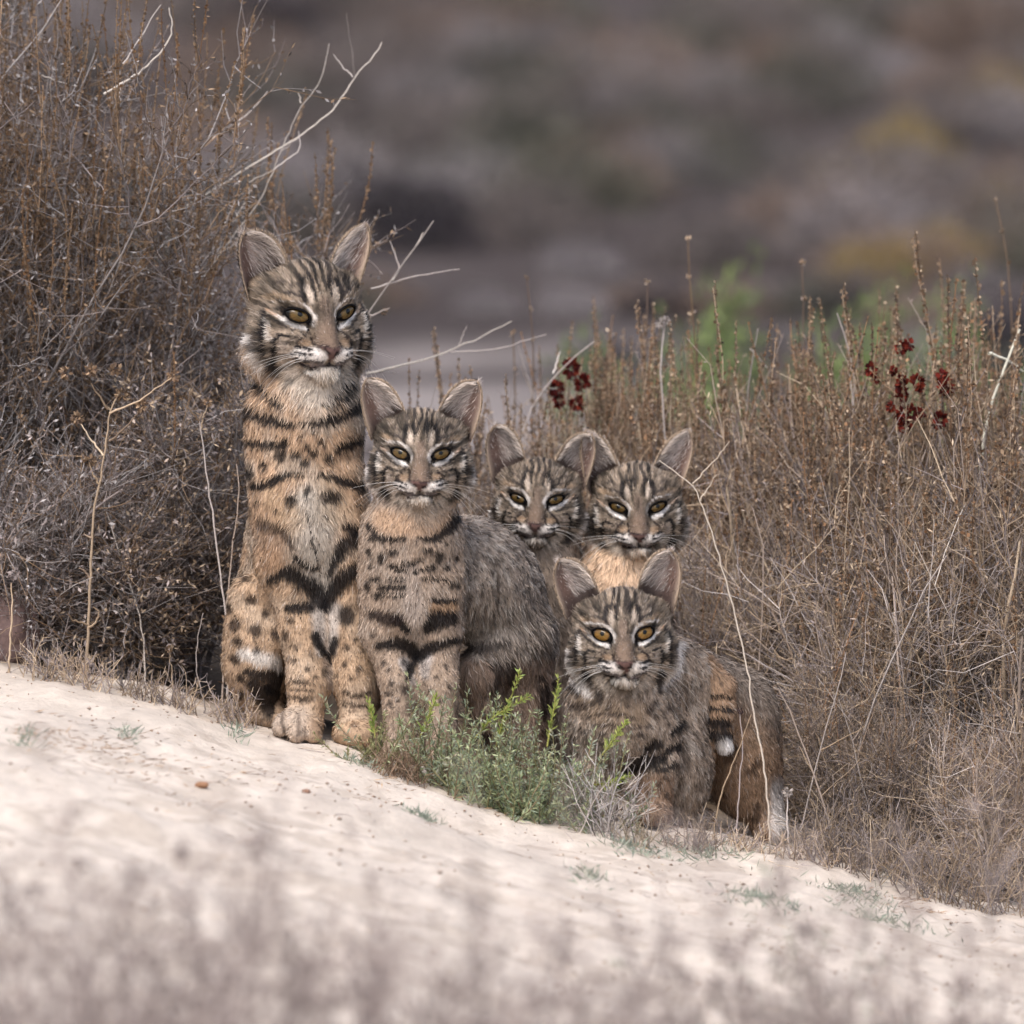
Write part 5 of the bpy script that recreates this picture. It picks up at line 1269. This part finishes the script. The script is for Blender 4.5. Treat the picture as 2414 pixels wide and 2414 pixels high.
# out-of-focus dry weeds between the camera and the bank
fg = dict(n=0)
FORE = [(160, 147, 141), (144, 131, 127), (174, 160, 151), (132, 120, 117)]
def fore_weed(px, Y, topy, seed, n=9, cols=FORE, sp=.45, w=.10):
    rng = np.random.default_rng(seed); x = P(px, 2000, Y)[0]; z = tz(x, Y); b = np.array([x, Y, z])
    root = empty('foreground_weed', b); tag(root, 'blurred mauve-grey dry weed standing before the sandy bank', 'dry weed', 'out-of-focus dry weeds before the bank')
    H = P(px, topy, Y)[2] - z
    p0 = np.stack([rng.normal(0, w * .35, n), rng.normal(0, .05, n), np.full(n, -.01)], -1)
    st = grow(p0, np.stack([rng.normal(0, sp, n), rng.normal(0, sp, n), np.ones(n)], -1), H * rng.uniform(.5, 1.08, n), 9, .03, .07, rng)
    m = n * 8; p, t, i, tt = along(st, m, .3, 1, rng)
    tw = grow(p, t + rng.normal(size=(m, 3)) * .8, .035 * rng.uniform(.4, 1.3, m), 3, .05, .15, rng)
    nl = n * 78; p, t, i, tt = along(tw, nl, .3, 1, rng)
    lf = leaves(p, t + rng.normal(size=(nl, 3)) * .8, .009 * rng.uniform(.5, 1.3, nl), .0045, pal(cols, nl, rng), rng)
    a = merge([tube_arrays(st, np.tile(.0010 * np.linspace(1.2, .6, 9), (n, 1)), pal(cols, n, rng)), tube_arrays(tw, np.tile(.0006 * np.linspace(1.2, .6, 3), (m, 1)), pal(cols, m, rng))])
    link('stem_mass', mesh_np('fore_stem', a[0], [a[1]], a[2]), M_TWIG, root)['kind'] = 'stuff'
    link('leaf_mass', mesh_np('fore_leaf', lf[0], [lf[1]], lf[2]), M_LEAF, root)['kind'] = 'stuff'
    return root
rng = np.random.default_rng(500)
for k in range(112):
    px = (k * 0.618034 % 1) * 2600 - 90; u = rng.random()
    topy = 1680 + 640 * u ** 1.2 + (140 if px > 1150 else 0) + (60 if px > 1900 else 0)
    fore_weed(px, rng.uniform(-6.0, -3.2), topy, 600 + k, int(rng.integers(4, 10)))
for k in range(12): fore_weed(40 + k * 47, -5.2 + .1 * (k % 5), 1660 + 37 * (k % 4), 760 + k, 3)
fore_weed(2130, -2.9, 1900, 790, 16, FORE, .5, .10); fore_weed(1960, -2.7, 2010, 791, 14, FORE + GRY, .5, .08); fore_weed(2310, -2.9, 1900, 792, 16, FORE, .5, .1)

# ------------------------------------------------------------------ behind: green plants half way, shrubs on the hillside
def far_proto(seed, r, h, cols, n=2600, lsz=.05):
    rng = np.random.default_rng(seed)
    d = norm(rng.normal(size=(n, 3))); d[:, 2] = np.abs(d[:, 2]); rad = rng.random(n) ** .45
    lump = .65 + .7 * vnoise(d * 2.2 + seed, 1.0)
    c = d * rad[:, None] * lump[:, None] * np.array([r, r, h])
    a = leaves(c, d * .6 + rng.normal(size=(n, 3)) * .7, lsz * rng.uniform(.5, 1.4, n), lsz * .35, pal(cols, n, rng, .25), rng)
    st = grow(np.zeros((14, 3)) + rng.normal(0, .01, (14, 3)), np.stack([rng.normal(0, .6, 14), rng.normal(0, .6, 14), np.ones(14)], -1), h * rng.uniform(.5, .95, 14), 6, .02, .15, rng)
    return a, tube_arrays(st, np.tile(.008 * np.linspace(1.2, .4, 6), (14, 1)), pal(GREYW, 14, rng))
def far_obj(name, pr, loc, label, cat, group, mat, sc):
    r = empty(name, loc); r.scale = sc; tag(r, label, cat, group)
    link('stem_mass', mesh_np(name, pr[1][0], [pr[1][1]], pr[1][2]), M_TWIG, r)['kind'] = 'stuff'
    link('crown', mesh_np(name + '_crown', pr[0][0], [pr[0][1]], pr[0][2]), mat, r)['kind'] = 'stuff'
    return r
FARC = {'grey-brown': [(108, 98, 94), (92, 84, 81), (122, 112, 107)], 'dark olive': [(82, 80, 70), (68, 68, 62), (96, 93, 82)], 'reddish brown': [(122, 104, 93), (106, 91, 82), (138, 119, 106)], 'pale grey': [(132, 125, 124), (118, 111, 111), (144, 136, 135)], 'near-black': [(52, 48, 52), (44, 42, 46), (62, 56, 58)], 'ochre yellow': [(160, 138, 70), (144, 122, 64), (130, 108, 66)]}
far_src = {}
def far_shrub(kind, px, py, Y, r):
    p = P(px, py, Y); z = tz(p[0], Y)
    if kind not in far_src: far_src[kind] = None
    sc = r / .5
    lab = 'out-of-focus ' + kind + ' shrub on the far hillside'
    loc = (p[0], Y, z - .02)
    if far_src[kind] is None:
        far_src[kind] = far_obj('hillside_shrub', far_proto(len(far_src) + 40, .5, .5, FARC[kind]), loc, lab, 'shrub', kind + ' shrubs on the far hillside', M_LEAF, (sc, sc, sc * .85))
    else:
        o = copy_tree(far_src[kind]); o.location = loc; o.scale = (sc * 1.15, sc, sc * .85); o.rotation_euler = (0, 0, px * .37)
rng = np.random.default_rng(9)
def hill_Y(py):
    for Y in np.arange(1.5, 60, .1):
        q = P(1207, py, Y)
        if q[2] <= tz(0, Y): return Y
    return 60
HY = {py: hill_Y(py) for py in range(-200, 1000, 25)}
def hy(py): return HY[int(np.clip(round(py / 25) * 25, -200, 975))]
for kind, px, py, r in [('near-black', 760, 480, .16), ('near-black', 960, 500, .20), ('near-black', 1000, 560, .14), ('near-black', 2280, 330, .13), ('near-black', 2380, 790, .10), ('near-black', 1560, 720, .10), ('near-black', 2000, 700, .10), ('dark olive', 1400, 230, .22), ('dark olive', 1750, 380, .18), ('dark olive', 1700, 50, .2), ('dark olive', 1220, 150, .16), ('dark olive', 1950, 80, .2), ('dark olive', 2200, 40, .2),
                    ('dark olive', 1640, 420, .14), ('dark olive', 620, 260, .2), ('dark olive', 1100, 400, .18), ('near-black', 640, 60, .2), ('ochre yellow', 2140, 300, .15), ('ochre yellow', 2000, 360, .12), ('ochre yellow', 2050, 570, .12), ('ochre yellow', 2380, 180, .13), ('ochre yellow', 2200, 520, .12), ('ochre yellow', 2360, 400, .11), ('reddish brown', 1630, 220, .20), ('reddish brown', 1340, 440, .18), ('reddish brown', 1450, 330, .16), ('reddish brown', 2040, 480, .16), ('reddish brown', 2250, 200, .18), ('reddish brown', 1850, 160, .2), ('reddish brown', 1180, 60, .2), ('reddish brown', 2350, 560, .14),
                    ('pale grey', 1540, 170, .16), ('pale grey', 1830, 380, .15), ('pale grey', 1370, 600, .12), ('pale grey', 1800, 690, .09), ('pale grey', 660, 270, .14), ('pale grey', 1150, 700, .09), ('pale grey', 2130, 180, .14), ('pale grey', 1700, 560, .12), ('pale grey', 1300, 80, .13), ('pale grey', 2300, 640, .1)]:
    far_shrub(kind, px, py + 40, hy(py + 40) - (.6 if kind == 'ochre yellow' else 0), r * (1.1 if kind == 'ochre yellow' else 1))
for k in range(170):
    py = rng.uniform(-120, 650); px = rng.uniform(-500, 3000)
    far_shrub(['grey-brown', 'grey-brown', 'reddish brown', 'grey-brown', 'dark olive', 'pale grey'][k % 6], px, py, hy(py), rng.uniform(.14, .26))
for k in range(34):
    py = rng.uniform(690, 930); px = rng.uniform(1330, 2500) if k % 4 else rng.uniform(300, 900)
    far_shrub(['grey-brown', 'pale grey', 'reddish brown', 'near-black', 'dark olive'][k % 5], px, py, hy(py), rng.uniform(.07, .15))
GM = [(112, 130, 76), (132, 144, 84), (96, 114, 68)]
gsrc = None
for px, py, Y, r in [(1710, 730, 5.0, .075), (1600, 860, 4.2, .07), (1610, 940, 4.0, .06), (1390, 870, 4.6, .07), (1980, 840, 4.8, .085), (2020, 900, 4.4, .07), (2250, 760, 5.5, .07), (2200, 930, 4.2, .08), (2080, 760, 5.2, .06), (2380, 960, 4.0, .08), (1500, 960, 4.0, .06)]:
    b = P(px, py, Y); z = tz(b[0], Y); h = b[2] - z + r * .5
    if gsrc is None:
        gsrc = far_obj('leafy_plant', far_proto(71, .5, 1.0, GM, 1500, .09), (b[0], Y, z), 'out-of-focus bright green leafy plant behind the thicket', 'plant', 'green plants behind the thicket', M_GREEN, (r * 2.6, r * 2.6, h))
    else:
        o = copy_tree(gsrc); o.location = (b[0], Y, z); o.scale = (r * 2.6, r * 2.6, h); o.rotation_euler = (0, 0, px)
